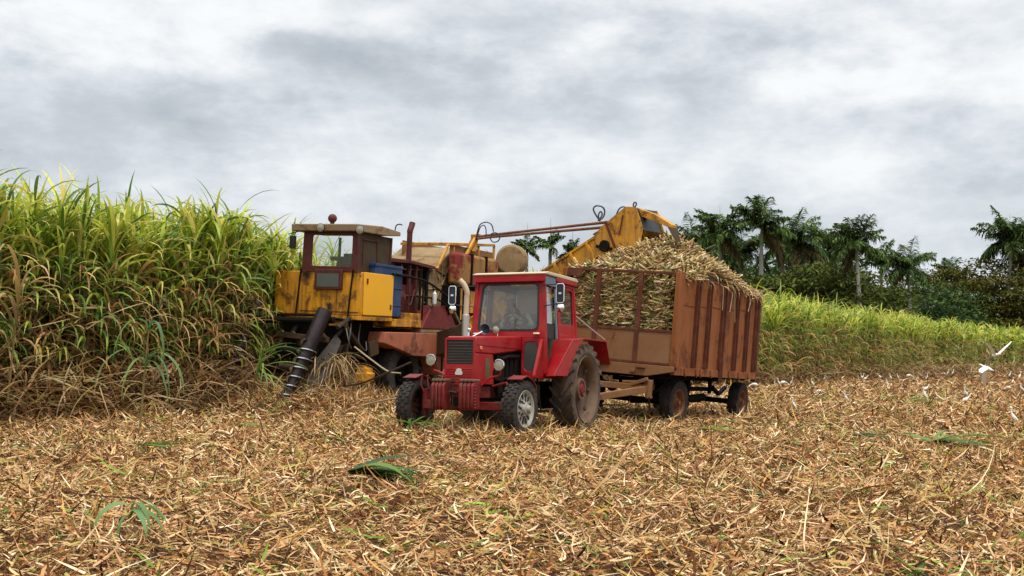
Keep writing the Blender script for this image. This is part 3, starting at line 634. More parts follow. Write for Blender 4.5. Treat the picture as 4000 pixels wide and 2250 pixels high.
# side frames
for s in (1,-1):
    m = MB()
    def sp(x, z, w_=.66): return (x, s*(w_-(z-1.6)*.05), z)
    m.beam(sp(1.0,1.02), sp(.93,2.62), .06, .07); m.beam(sp(.36,1.62), sp(.40,2.62), .045, .08); m.beam(sp(-.50,1.62), sp(-.42,2.62), .05, .08)
    m.beam(sp(.95,2.60), sp(-.44,2.60), .05, .10); m.beam(sp(.40,1.66), sp(-.48,1.66), .04, .10); m.b2((.42,s*.64,1.58),(-.46,s*.67,1.88))
    m.beam(sp(1.0,1.05), sp(.62,1.05), .04, .1)
    m.build('side_frame', RED, T, .006)
    m = MB(); m.add([sp(.38,1.86,.645), sp(-.46,1.86,.645), sp(-.42,2.56,.645), sp(.38,2.56,.645)], [(0,1,2,3)]); m.build('side_window', GLASS_B, T)
    m = MB(); m.panel(lambda u, v, t_: sp(u, v, .66+t_), [(-.43,1.80),(.33,1.80),(.33,2.58),(-.43,2.58)], (-.36,1.89,.26,2.50), .05, .012); m.build('side_window_frame', RED if s > 0 else RED, T)
    m = MB(); m.beam(sp(.47,1.62,.67), sp(.48,2.48,.67), .02, .06); m.build('door_post', BLUEGREY, T)
    m = MB(); m.b2((.93,s*.62,1.62),(.50,s*.645,1.86)); m.build('door_panel', BLACK, T)
    m = MB(); m.add([(.94,s*.63,1.87),(.50,s*.63,1.87),(.50,s*.60,2.5),(.92,s*.60,2.5)], [(0,1,2,3)]); m.build('door_window', GLASS_D, T)
    m = MB(); m.b2((.96,s*.63,2.5),(.5,s*.655,2.66)); m.build('door_header', BLUEGREY, T, .008)
m = MB(); m.b2((-.50,-.62,.95),(-.46,.62,1.75)); m.beam((-.48,-.6,2.6),(-.48,.6,2.6),.05,.1); m.b2((-.5,-.62,1.75),(-.46,-.50,2.6))
m.build('rear_wall', INNER, T)
m = MB(); m.panel(lambda u, v, t_: (-.47+t_, u, v), [(-.64,1.72),(.64,1.72),(.62,2.6),(-.62,2.6)], (-.5,1.95,.52,2.5), .06, .03); m.build('rear_window_frame', BLUEGREY, T)
m = MB(); m.b2((-.4,-.6,1.0),(.95,.6,1.06)); m.b2((.75,-.6,1.06),(.95,.6,1.62)); m.build('cab_floor', BLACK, T)
m = MB(); m.prism([(1.03,2.675),(1.04,2.70),(.9,2.735),(-.45,2.745),(-.56,2.70),(-.55,2.675)], 'y', -.675, .675); m.build('roof', [CREAM_T], T, .02)
m = MB(); m.b2((1.0,-.67,2.56),(1.022,.67,2.673)); m.b2((.5,-.672,2.6),(-.5,-.655,2.672)); m.b2((.5,.655,2.6),(-.5,.672,2.672)); m.build('roof_edge', RED, T, .008)
# seat, steering wheel, gear levers, curtain
m = MB(); m.box((0,0,1.45),(.45,.46,.12)); m.box((-.22,-.02,1.75),(.1,.44,.55),(0,-8,0)); m.box((0,0,1.25),(.2,.2,.35)); m.build('driver_seat', BLACK, T, .03)
m = MB(); Ms = Euler((0,R(-28),0)).to_matrix(); cS = Vector((.56,-.06,1.96))
m.tube([cS+Ms@Vector((.2*math.cos(a),.2*math.sin(a),0)) for a in np.linspace(0,2*math.pi,28)], .014, 8)
for a in (0,2.1,4.2): m.tube([cS, cS+Ms@Vector((.2*math.cos(a),.2*math.sin(a),0))], .01, 6)
m.tube([cS, (.72,-.06,1.5)], .022, 8); m.b2((.74,-.4,1.55),(.9,.4,1.78)); m.build('steering_wheel', BLACK, T)
m = MB(); m.tube(bez([(.5,.28,1.6),(.55,.32,1.85),(.6,.42,1.92)],5), .012); m.sphere((.6,.42,1.93), .03); m.build('lever', BLACK, T)
m = MB(); m.tube([(.45,-.3,1.1),(.52,-.36,1.75)], .012); m.build('lever', BLACK, T)
m = MB(); m.b2((-.44,-.47,2.12),(-.42,-.02,2.56)); m.build('rear_blind', INNER, T)
m = MB(); m.b2((-.43,-.5,1.6),(-.34,.1,2.10)); m.build('cloth_bundle', CLOTH_G, T, .04)
m = MB()
for y0 in (-.50,): m.beam((.86,y0,2.36),(.89,y0-.04,2.08), .03, .012)
m.build('wiper', plain('pale_strip', (.65,.6,.35), .5), T)
# horn and spotlight on the hood
m = MB(); m.lathe([(.088,.13),(.09,.12),(.06,.04),(.03,-.02),(.03,-.08),(0,-.08)], (1.15,-.30,1.75), 'x', 24); m.build('horn', BLUEGREY, T)
hn = LAST[0]; m = MB(); m.lathe([(0,.05),(.045,.06)], (1.15,-.30,1.75), 'x', 20); m.build('horn_throat', BLACK, hn)
m = MB(); m.lathe([(.062,.07),(.064,.05),(.055,0),(.03,-.05),(0,-.06)], (1.15,-.13,1.74), 'x', 24); m.tube([(1.14,-.13,1.70),(1.14,-.13,1.62)], .012); m.build('spotlight', CHROME, T)
hn = LAST[0]; m = MB(); m.lathe([(0,.09),(.03,.085),(.06,.07)], (1.15,-.13,1.74), 'x', 20); m.build('lens', LENS, hn)
for y_ in (-.56,.54):
    m = MB(); m.box((1.06,y_,1.685), (.05,.11,.03)); m.build('marker_light', plain('pale_lens', (.8,.66,.45), .2, 0, .05, coat=1), T, .012)
# rear fenders: faceted, sloping down to the cab front
for s in (1,-1):
    m = MB(); o_, i_ = s*1.02, s*.66
    prof = [(.98,.98),(.58,1.60),(-.05,1.66),(-1.12,1.66),(-1.36,1.26)]
    for (xa, za), (xb, zb) in zip(prof[:-1], prof[1:]):
        vs = [(xa,i_,za),(xa,o_,za),(xb,o_,zb),(xb,i_,zb)]; vs += [(x_, y_, z_-.02) for x_, y_, z_ in vs]
        m.add(vs, [(0,1,2,3),(7,6,5,4),(0,4,5,1),(1,5,6,2),(2,6,7,3),(3,7,4,0)])
    # outer apron following the wheel
    m.prism([(1.36,1.0),(.98,.975),(.60,1.60),(.0,1.64),(.02,1.56),(.28,1.40),(.55,1.22),(.78,.99)] if False else [(1.45,.99),(.86,.99),(.30,1.50),(.06,1.645),(.60,1.605)], 'y', o_-s*.02, o_)
    vs = [(.98,s*.66,.98),(1.45,s*1.02,.99),(.60,s*1.02,1.605),(.58,s*.66,1.60)]
    m.add(vs+[(x_-.02,y_,z_-.02) for x_,y_,z_ in vs], [(0,1,2,3),(7,6,5,4),(0,4,5,1),(1,5,6,2),(2,6,7,3),(3,7,4,0)])
    m.build('rear_fender', RED, T, .004)
    m = MB(); m.b2((.6,s*.30,.95),(1.35,s*.66,.99)); m.beam((1.0,s*.62,1.6),(1.32,s*.62,.98),.05,.05); m.build('cab_sill', RED, T)
    m = MB(); m.b2((1.18,s*.66,.40),(1.62,s*.84,.44)); m.tube([(1.2,s*.7,.4),(1.15,s*.6,.95)], .016); m.tube([(1.55,s*.7,.4),(1.5,s*.6,.95)], .016); m.b2((1.3,s*.5,.62),(1.6,s*.72,.84)); m.build('step', DARK, T)
    # mirror on two arms
    yM = .98 if s > 0 else 1.0; xM, zM = 1.12, 2.34
    m = MB(); m.tube([(.98,s*.62,2.5),(xM-.05,s*(yM-.05),2.5),(xM-.03,s*yM,2.44)], .010, 6); m.tube([(.98,s*.64,2.15),(xM-.03,s*yM,2.18)], .010, 6); m.tube([(xM-.03,s*yM,2.48),(xM-.03,s*yM,2.02)], .012, 6); m.build('mirror_arm', BLACK, T)
    m = MB()
    rg = [(yM+u, zM+v) for u, v in [(.065,-.13),(.065,.13),(.045,.155),(-.045,.155),(-.065,.13),(-.065,-.13),(-.045,-.155),(.045,-.155)]]
    m.prism([(s*a, b_) for a, b_ in rg], 'x', xM-.02, xM+.01); m.build('mirror', BLACK, T, .006)
    m = MB(); m.tube([(xM+.014, s*a, b_) for a, b_ in rg+rg[:1]], .009, 6); m.box((xM+.015,s*yM,zM),(.02,.05,.03)); m.build('mirror_trim', CHROME, LAST[0])
    m = MB(); m.lathe([(0,.03),(.05,.02),(.07,0),(.05,-.02),(0,-.03)], (xM,s*yM,2.10), 'x', 20); m.build('round_mirror', CHROME, T)
m = MB(); m.tube([(-.5,.64,2.08),(-1.15,.98,1.68)], .014, 6); m.build('fender_stay', ALU, T)
m = MB(); m.b2((-1.15,-.12,.42),(-.4,.12,.52)); m.tube([(-.9,-.4,.5),(-.3,-.35,.7)], .03); m.tube([(-.9,.4,.5),(-.3,.35,.7)], .03); m.build('hitch', DARK, T)

# ------------------------------------------------------------------ driver
SKIN = plain('skin', (.20,.095,.06), .55, 0, .15); SHIRT = plain('khaki_shirt', (.55,.50,.38), .9, 0, .35, 12); PANTS = plain('dark_trousers', (.05,.06,.08), .9)
CAP = plain('pale_cap', (.50,.46,.33), .85, 0, .2); HAIR = plain('black_hair', (.012,.010,.009), .8)
def skin_mesh(name, pts, edges, mat, parent, lv=2, root=0):
    me = bpy.data.meshes.new(name); me.from_pydata([p[:3] for p in pts], edges, []); me.materials.append(mat)
    o = link(name, me, parent); md = o.modifiers.new('skin', 'SKIN'); md.use_smooth_shade = True
    for i, p in enumerate(pts):
        v = me.skin_vertices[0].data[i]; v.radius = (p[3], p[4] if len(p) > 4 else p[3]); v.use_root = i == root
    s_ = o.modifiers.new('sub', 'SUBSURF'); s_.levels = lv; s_.render_levels = lv; return o
D = skin_mesh('person', [(-.02,-.06,1.56,.15),(.0,-.10,1.75,.14,.12),(.06,-.18,1.95,.17,.12),(.10,-.25,2.08,.12,.09),(.14,-.30,2.17,.05),(.17,-.33,2.25,.07,.075),(.18,-.345,2.33,.085,.08),(.17,-.35,2.40,.055),
    (.09,-.05,2.02,.07),(.26,.10,1.86,.05),(.46,.06,1.97,.038),(.53,.04,2.03,.028,.036),
    (.10,-.42,2.0,.07),(.28,-.44,1.84,.05),(.46,-.26,1.95,.038),(.53,-.20,2.0,.028,.036),
    (.25,.06,1.56,.10),(.48,.12,1.55,.075),(.55,.12,1.2,.055),(.68,.12,1.12,.04),(.25,-.2,1.56,.10),(.48,-.26,1.55,.075),(.55,-.26,1.2,.055),(.68,-.26,1.12,.04),
    # fingers of both hands closing over the wheel rim
    (.575,.055,2.05,.011),(.59,.05,2.02,.009),(.58,.035,2.055,.011),(.60,.03,2.025,.009),(.575,.015,2.055,.011),(.595,.01,2.025,.009),(.565,-.002,2.05,.010),(.58,-.005,2.02,.008),(.53,.075,2.045,.012),(.545,.085,2.025,.009),
    (.57,-.185,2.02,.011),(.585,-.19,1.99,.009),(.575,-.205,2.025,.011),(.595,-.21,1.995,.009),(.57,-.225,2.02,.011),(.59,-.23,1.99,.009),(.56,-.24,2.01,.010),(.575,-.245,1.985,.008),(.53,-.165,2.01,.012),(.545,-.155,1.99,.009)],
    [(0,1),(1,2),(2,3),(3,4),(4,5),(5,6),(6,7),(2,8),(8,9),(9,10),(10,11),(2,12),(12,13),(13,14),(14,15),(0,16),(16,17),(17,18),(18,19),(0,20),(20,21),(21,22),(22,23)]
    +[e_ for h_, b0 in ((11,24),(15,34)) for k in range(5) for e_ in ((h_, b0+2*k), (b0+2*k, b0+2*k+1))], SKIN, None)
D.matrix_world = M_TR; tag(D, 'driver in a light shirt and cap bent over the tractor steering wheel', 'person')
skin_mesh('shirt', [(-.02,-.06,1.58,.165),(.0,-.10,1.75,.155,.135),(.06,-.18,1.95,.185,.135),(.10,-.25,2.08,.125,.10),(.125,-.28,2.13,.065),(.09,-.05,2.02,.085),(.26,.10,1.86,.066),(.38,.08,1.93,.052),(.10,-.42,2.0,.085),(.28,-.44,1.84,.066),(.38,-.34,1.90,.052)],
    [(0,1),(1,2),(2,3),(3,4),(2,5),(5,6),(6,7),(2,8),(8,9),(9,10)], SHIRT, D)
skin_mesh('trousers', [(-.02,-.06,1.54,.17),(.25,.06,1.56,.115),(.48,.12,1.55,.088),(.55,.12,1.25,.07),(.25,-.2,1.56,.115),(.48,-.26,1.55,.088),(.55,-.26,1.25,.07)], [(0,1),(1,2),(2,3),(0,4),(4,5),(5,6)], PANTS, D)
m = MB(); m.sphere((.175,-.352,2.375), .098, 14, (1,.92,.75)); m.box((.27,-.41,2.375), (.15,.13,.014), (0,8,30)); m.build('cap', CAP, D)
m = MB(); m.sphere((.155,-.335,2.33), .092, 12, (1,.95,.8)); m.build('hair', HAIR, D)
m = MB(); fc = Vector((.245,-.385,2.30)); m.box(fc+Vector((.018,-.01,-.005)), (.03,.022,.045), (0,0,30)); m.build('nose', SKIN, D, .008)
m = MB()
for a in (-1,1): m.sphere(fc+Vector((-.004-.018*a,.0+.03*a,.025)), .011, 8)
m.box(fc+Vector((.002,-.005,-.055)), (.012,.05,.008), (0,0,30)); m.build('eyes_and_mouth', HAIR, D)
m = MB()
for a in (-1,1): m.sphere(Vector((.165+.0*a,-.345,2.32))+Vector((-.045*a,.08*a,0)), .022, 8, (1,.5,1.4))
m.build('ears', SKIN, D)

# ------------------------------------------------------------------ trailer
TL = empty('cane_trailer'); TL.matrix_world = M_TL
tag(TL, 'rusty brown four-wheeled cane trailer behind the red tractor, heaped with cut cane', 'trailer')
Wt, Lt, Zb, Zt = 1.29, 5.34, 1.17, 3.02
m = MB(); m.b2((-.005,-Wt,Zt-.05),(-.07,Wt,Zt)); m.b2((-.0,-Wt,Zt-.17),(-.02,-.85,Zt-.05)); m.build('front_top_rail', RUST_D, TL, .006)
for y_ in (-.47,.45):
    m = MB(); m.b2((.005,y_-.045,Zb+.03),(-.06,y_+.045,Zt-.05)); m.build('front_post', RUST_D, TL, .006)
m = MB(); m.b2((-.015,-Wt+.05,Zb+.02),(-.03,Wt-.05,1.84)); m.build('front_panel', RUST_F, TL)
fp = LAST[0]; m = MB(); m.b2((.0,-Wt+.05,1.82),(-.05,Wt-.05,1.87)); m.b2((-.0,-Wt+.05,1.18),(-.05,Wt-.05,1.23)); m.tube([(.03,-.02,1.80),(.04,.0,1.72),(.06,-.03,1.62)], .012); m.build('panel_rail', RUST_D, fp, .004)
for s in (1,-1):
    m = MB(); m.b2((.01,s*Wt,Zb-.08),(-.16,s*(Wt-.10),Zt)); m.b2((-.0,s*(Wt+.003),Zb-.02),(-.26,s*(Wt-.02),Zt+.02)); m.build('corner_post', RUST, TL, .01)
m = MB(); m.prism([(-Wt,1.17),(Wt,1.17),(Wt,1.07),(.75,.95),(-.75,.95),(-Wt,1.07)], 'x', .03, -.06); m.build('front_beam', RUST_F, TL, .008)
fb = LAST[0]; m = MB()
for y_, z_ in ((-.35,1.10),(-.15,1.16),(.62,1.14),(-.9,1.12)): m.b2((.035,y_-.1,z_-.04),(.075,y_+.1,z_+.03))
m.b2((.035,.40,1.0),(.07,.50,1.06)); m.build('bracket', RUST_F, fb, .006)
for s in (1,-1):
    m = MB(); m.b2((-.2,s*(Wt-.03),Zb),(-Lt,s*(Wt-.045),Zt-.01)); m.build('side_wall', RUST, TL)
    sw = LAST[0]
    m = MB(); m.b2((-.2,s*(Wt-.02),Zt-.03),(-Lt,s*(Wt-.055),Zt+.01)); m.build('top_rail', RUST, sw, .006)
    for k, xr in enumerate((-1.07,-1.78,-2.72,-3.65,-4.44,-5.12)):
        m = MB(); wr = .085 if k != 2 else .11
        # channel rib: two flanges and a recessed web
        m.b2((xr-wr,s*(Wt-.03),Zb+.01),(xr-wr+.03,s*(Wt+.035),Zt-.04)); m.b2((xr+wr-.03,s*(Wt-.03),Zb+.01),(xr+wr,s*(Wt+.035),Zt-.04)); m.b2((xr-wr+.03,s*(Wt-.028),Zb+.012),(xr+wr-.03,s*(Wt-.012),Zt-.042))
        m.build('rib', RUST_D, sw, .004)
    for k in range(5):
        x0 = (-.26,-1.16,-1.87,-2.83,-3.74)[k]; x1 = (-.98,-1.69,-2.61,-3.56,-4.35)[k]
        m = MB()
        m.b2((x0-.04,s*(Wt-.029),2.40+.04*k),(x1+.04,s*(Wt-.022),2.408+.04*k)); m.build('seam', RUST_D, sw)
    m = MB(); m.b2((-.02,s*(Wt+.0),Zb-.16),(-Lt-.02,s*(Wt-.08),Zb-.002)); m.build('bottom_rail', RUST, TL, .006)
    br = LAST[0]; m = MB()
    for xr in (-.55,-1.2,-1.45,-2.1,-3.3,-4.0,-4.7): m.b2((xr,s*(Wt+.002),Zb-.13),(xr-.09,s*(Wt+.03),Zb-.02)); m.tube([(xr-.045,s*(Wt+.02),Zb),(xr-.045,s*(Wt+.02),Zb-.18)], .014)
    m.build('hinge', RUST, br, .004)
    m = MB(); m.b2((-2.66,s*(Wt+.04),Zb+.28),(-2.78,s*(Wt+.002),.90)); m.tube([(-2.72,s*(Wt+.05),.92),(-2.72,s*(Wt+.05),Zb+.4)], .02); m.build('latch', RUST_D, TL, .006)
m = MB(); m.b2((-Lt,-Wt,Zb-.1),(-Lt-.04,Wt,Zt)); m.b2((-Lt+.0,-Wt,Zb-.12),(-Lt-.10,-Wt+.1,Zt)); m.b2((-Lt,Wt+.003,Zb-.22),(-Lt-.10,Wt-.09,Zt-.1)); m.build('rear_wall', RUST_D, TL, .006)
m = MB(); m.b2((-.05,-Wt+.06,Zb-.06),(-Lt,Wt-.06,Zb-.02)); m.build('floor', RUST_D, TL)
m = MB()
for y_ in (-.45,.45): m.b2((-.15,y_-.05,.88),(-Lt,y_+.05,1.10))
for x_ in (-.4,-1.6,-2.6,-3.6,-4.6,-5.1): m.b2((x_-.04,-1.1,.97),(x_+.04,1.1,1.11))
m.b2((-2.62,.40,.30),(-2.72,.50,.9)); m.b2((-3.25,.3,.28),(-3.38,.42,.92)); m.b2((-3.25,-.42,.28),(-3.38,-.3,.92)); m.b2((-1.5,.32,.64),(-5.2,.4,.74)); m.b2((-1.5,-.4,.64),(-5.2,-.32,.74)); m.b2((-1.1,-.05,.34),(-5.2,.05,.42)); m.tube([(-3.3,.35,.45),(-4.6,.3,.5)], .09, 10); m.tube([(-4.3,.55,.6),(-4.3,.55,.95)], .05)
m.build('chassis', DARK, TL, .008)
for x_ in (-1.05,-5.25):
    m = MB(); m.b2((x_-.06,-.8,.38),(x_+.06,.8,.50))
    for y_ in (-.45,.45):
        m.beam((x_-.5,y_,.76),(x_,y_,.58),.08,.07); m.beam((x_+.5,y_,.76),(x_,y_,.58),.08,.07)
    m.build('axle', DARK, TL)
m = MB(); m.lathe([(.0,.80),(.42,.80),(.42,.88),(0,.88)], (-1.05,0,0), 'z', 28); m.build('turntable', DARK, TL)
for x_ in (-1.05,-5.25):
    for s in (1,-1):
        q = wheel(TL, (x_,s*.94,.455), .445, .25, .27, 30, .014, 'block', s, TYRE, RIM_R, steer=-4 if x_ > -2 else 0); rim_small(q[0], s, q[2], .25, RIM_R)
hit = M_TL.inverted() @ (M_TR @ Vector((-1.1,0,.50)))
m = MB()
m.beam((-.55,.62,.80), (.15,.80,.78), .08, .10); m.beam((.12,.82,.70), (hit.x-.15,hit.y+.08,hit.z+.02), .09, .13); m.beam((.05,-.6,.70), (hit.x-.15,hit.y-.08,hit.z+.02), .09, .13)
m.beam((.12,-.75,.70), (.12,.88,.72), .12, .12); m.beam((.12,.3,.80),(.12,.88,.84),.10,.05); m.beam((-.7,-.6,.72), (.1,-.6,.70), .1, .12); m.beam((-.7,.6,.72), (.15,.62,.70), .1, .12)
m.tube([(.12,.86,.88),(.12,.86,.52)], .065, 12); m.beam((.15,.45,.74),(.22,.86,.9),.05,.07); m.tube([(hit.x-.2,hit.y,hit.z),(hit.x+.02,hit.y,hit.z)], .05, 10)
m.build('drawbar', RUST_F, TL, .01)
m = MB(); m.tube([(.14,.84,.82),(.18,.93,.30)], .018); m.tube(bez([(hit.x-.3,hit.y,hit.z),(.6,.3,.34),(.1,.4,.36),(-.3,.3,.5)],6), .012); m.build('brake_hose', DARK, TL)

# ------------------------------------------------------------------ load of cut cane
def heap_z(x, y):
    dx = x+2.25; r_ = np.sqrt(np.where(dx > 0, dx/2.25, dx/3.3)**2+(np.abs(y-.05)/1.45)**2)
    return 3.03+1.02*np.clip(1-r_, 0, 1)**.92+.07*np.sin(x*4+y*3)*np.cos(y*5)+.04*np.sin(x*9+1)*np.sin(y*8)-.05-.16*np.exp(np.minimum(x, 0)/.3)
LD = empty('cane_load'); LD.matrix_world = M_TL
tag(LD, 'heap of chopped cane stalks piled above the rim of the rusty trailer', 'cane load', kind='stuff')
xs_ = np.linspace(-.24, -5.28, 60); ys_ = np.linspace(-1.22, 1.22, 28)
X, Y = np.meshgrid(xs_, ys_); Z = heap_z(X, Y)-.05; nx, ny = 60, 28
V = np.stack([X, Y, Z], -1).reshape(-1, 3); i = (np.arange(ny-1)[:, None]*nx+np.arange(nx-1)[None, :]).ravel(); F = np.stack([i, i+1, i+1+nx, i+nx], -1)
V2 = V.copy(); V2[:, 2] = 1.2
nV = len(V); side = []
b0 = [j*nx for j in range(ny)]; side += [(b0[j], b0[j+1], b0[j+1]+nV, b0[j]+nV) for j in range(ny-1)]
side += [(j, j+1, j+1+nV, j+nV) for j in range(nx-1)]+[((ny-1)*nx+j, (ny-1)*nx+j+1, (ny-1)*nx+j+1+nV, (ny-1)*nx+j+nV) for j in range(nx-1)]
core = (np.concatenate([V, V2]), np.concatenate([F, np.array(side)]), np.full((2*nV,3), .03)*np.array([1.1,.8,.5]))
def sticks(P, az, el, ln, rad, col):
    n = len(P); d = np.stack([np.cos(el)*np.cos(az), np.cos(el)*np.sin(az), np.sin(el)], -1)
    up = np.array([0,0,1.]); a = np.cross(d, up); a /= np.linalg.norm(a, axis=1)[:, None]+1e-9; b_ = np.cross(d, a)
    vs = []
    for e_ in (-.5, .5):
        for q in range(5):
            th = 2*math.pi*q/5; vs.append(P+d*(ln*e_)[:, None]+(a*math.cos(th)+b_*math.sin(th))*rad[:, None])
    V = np.stack(vs, 1).reshape(-1, 3); f0 = np.arange(n)[:, None]*10
    fs = [[q, (q+1)%5, 5+(q+1)%5, 5+q] for q in range(5)]+[[0,1,2,3],[0,3,4,4],[5,6,7,8]]
    fs = [[q, (q+1)%5, 5+(q+1)%5, 5+q] for q in range(5)]+[[3,2,1,0],[5,6,7,8]]
    F = np.concatenate([f0+np.array(f)[None] for f in fs]); C = np.repeat(col, 10, 0).reshape(n, 10, 3)
    return V, F, C.reshape(-1, 3)
ST = [(.50,.34,.13),(.36,.235,.08),(.64,.48,.23),(.18,.09,.035),(.36,.19,.09),(.34,.30,.09),(.13,.14,.04),(.78,.62,.38)]
n = 9000; x = U(-5.1, -.30, n); y = U(-1.19, 1.20, n)
P = np.stack([x, y, heap_z(x, y)+U(-.05, .03, n)], -1)
lp = [core, sticks(P, U(0, 6.28, n), rng.normal(.05, .38, n), U(.24, .56, n), U(.013, .020, n), pal(ST, n, [6,7,5,5,5,3,3,4], .4))]
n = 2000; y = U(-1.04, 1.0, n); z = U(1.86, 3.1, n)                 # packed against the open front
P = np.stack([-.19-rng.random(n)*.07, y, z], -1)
lp.append(sticks(P, rng.normal(math.pi/2, .27, n), rng.normal(-.05, .5, n), U(.24, .52, n), U(.013, .020, n), pal(ST, n, [4,6,3,6,5,6,6,2], .4)))  # more dark and olive sticks: the rim's shade put into their colour
n = 500; x = U(-5.4, -.1, n); y = U(-1.3, 1.36, n); z = heap_z(x, y)+U(0, .06, n)
lp.append(ribbons(np.stack([x, y, z], -1), U(0, 6.28, n), rng.normal(.2, .4, n), U(.2, 1.5, n), U(.2, .6, n), U(.012, .03, n), 5, U(-.5,.5,n), rng.normal(0,.8,n), pal(DRY+G_MID, n), pal(DRY, n), 0., 1., .8))
n = 150; y = np.where(rng.random(n) < .8, U(1.27, 1.35, n), U(-1.3,-1.2,n)); x = -.4-rng.random(n)**.7*4.9        # overhang on the near side
lp.append(ribbons(np.stack([x, y, 3.02+U(-.05,.1,n)], -1), rng.normal(1.57, .8, n), U(-.3, .5, n), U(1., 2.2, n), U(.15, .55, n), U(.010, .024, n), 5, U(-.5,.5,n), rng.normal(0,.8,n), pal(DRY, n), pal(DRY, n), 0., 1., .8))
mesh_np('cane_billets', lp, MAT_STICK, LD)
m = MB()
for x_, z_, dx, L_ in ((-3.05,3.0,-.25,.75),(-3.2,2.9,.3,.45),(-4.55,2.85,.35,.3),(-5.25,2.9,-.05,.5),(-2.45,3.0,.05,.55)):
    m.tube(bez([(x_,1.28,z_),(x_+dx*.5,1.34,z_-.1),(x_+dx,1.36,z_-L_)],5), .011, 5)
m.build('hanging_stalks', M_DRY, LD)

# ------------------------------------------------------------------ harvester
H = empty('cane_harvester'); H.matrix_world = M_HV
tag(H, 'old yellow cane harvester with maroon cab and raised loading elevator', 'harvester')
m = MB()
m.prism([(0,-.45),(0,1.165),(-1.44,1.165),(-1.44,-1.2),(-.12,-1.2)], 'z', 2.17, 3.15); m.build('front_body', YEL, H, .02)
fbd = LAST[0]
m = MB(); m.b2((-.10,1.167,2.20),(-1.43,1.185,3.155)); m.build('side_panel', YEL_C, fbd, .01)
m = MB(); m.b2((.0,-1.0,2.08),(-1.46,1.175,2.168)); m.b2((.02,.38,1.93),(-.1,.82,2.079)); m.build('lower_sill', YEL, fbd, .01)
m = MB(); m.b2((.001,.545,2.2),(.006,.56,3.13)); m.b2((.001,-.46,2.2),(.006,-.45,3.13)); m.b2((.001,-.4,2.24),(.008,1.12,2.26)); m.build('panel_seam', RUST_D, fbd)
m = MB(); m.b2((-.02,-.45,3.15),(.03,1.16,3.165)); m.b2((-.2,1.186,2.9),(-.26,1.20,3.02)); m.b2((-1.3,1.186,2.35),(-1.36,1.20,2.47)); m.build('edge_lip', RUST_D, fbd, .003)
m = MB()
for y_ in (-.47,.90): m.tube([(.03,y_+.06,3.2),(.04,y_-.02,2.15)], .022, 6)
m.tube([(.03,-1.0,2.14),(.06,.1,2.15),(.04,1.0,2.05)], .03, 6); m.build('front_rod', DARK, H)
m = MB(); m.b2((-1.46,-1.0,1.96),(-2.95,1.17,2.14)); m.b2((-1.9,.3,2.141),(-2.93,1.16,2.30)); m.build('platform', YEL, H, .01)
# cab
def cf(u, v, t_): return (t_, u, v)
m = MB(); m.panel(cf, [(-.42,3.16),(1.0,3.16),(1.03,4.05),(-.40,4.05)], (-.17,3.27,.89,3.97), .05, -.05); m.build('cab_front', MAROON, H, .008)
cb = LAST[0]
rg = m.ring; m = MB(); m.add([(-.02,u,v) for u, v in rg], [tuple(range(len(rg)))]); m.build('cab_window', GLASS, H)
m = MB(); m.b2((-.05,.97,3.16),(-1.56,.99,4.05)); m.build('cab_side', BROWN, H)
cs = LAST[0]; m = MB()
for a, b_ in (((-.3,1.0,3.30),(-.3,1.0,3.9)),((-.3,1.0,3.9),(-.9,1.0,3.9)),((-.9,1.0,3.9),(-.95,1.0,3.3))): m.tube([a,b_], .014, 6)
m.build('door_bar', MAROON, cs)
m = MB(); m.tube([(-1.54,1.0,3.16),(-1.56,1.0,4.05)], .03, 8); m.build('corner_pillar', MAROON, cs)
m = MB(); m.b2((-.05,.985,3.16),(-.13,1.01,4.05)); m.build('door_jamb', MAROON, cs)
m = MB(); m.b2((-1.52,-.38,3.16),(-1.56,.97,3.55)); m.b2((-1.52,.35,3.55),(-1.56,.97,4.05)); m.beam((-1.54,-.40,3.16),(-1.54,-.40,4.05),.05,.05); m.b2((-.05,-.42,3.16),(-1.56,-.40,3.3)); m.build('cab_rear', BROWN, H)
m = MB(); m.b2((-.6,.3,3.16),(-1.1,.75,3.6)); m.b2((-1.0,.35,3.6),(-1.1,.7,3.95)); m.tube([(-.3,.3,3.16),(-.4,.3,3.5)], .02); m.build('operator_seat', BLACK, H, .03)
m = MB(); m.b2((.005,-.02,2.74),(.07,.70,3.19)); m.build('small_window_frame', MAROON, H, .012)
sf = LAST[0]; m = MB(); m.b2((.071,.05,2.80),(.076,.62,3.10)); m.build('mesh_pane', plain('dusty_mesh', (.085,.09,.075), .6), sf)
m = MB(); m.prism([(.12,4.05),(.14,4.21),(-1.0,4.27),(-1.86,4.22),(-1.86,4.12),(-1.2,4.06)], 'y', -.66, 1.08); m.build('roof', CREAM, H, .02)
m = MB(); m.sphere((-.5,.02,4.40), .105, 18, (1,1,1)); m.tube([(-.5,.02,4.24),(-.5,.02,4.32)], .05, 12); m.build('beacon', MAROON, H)
for p_ in ((.17,.16,4.12),(.10,1.14,4.08)):
    m = MB(); m.lathe([(0,-.07),(.06,-.05),(.095,.0),(.098,.03)], p_, 'x', 20); m.build('work_lamp', STEEL, H)
    wl = LAST[0]; m = MB(); m.lathe([(0,.045),(.06,.04),(.094,.025)], p_, 'x', 20); m.build('lens', LENS, wl)
m = MB(); m.tube([(-.1,-.6,4.06),(.1,-.75,3.98),(.1,-.66,3.9)], .012); m.box((.1,-.62,3.79), (.05,.15,.29)); m.build('mirror', BLACK, H, .02)
m = MB(); m.tube(bez([(-1.7,1.0,4.2),(-1.72,1.02,4.36),(-1.78,1.08,4.40),(-1.86,1.1,4.39)],4), .014); m.build('roof_hook', DARK, H)
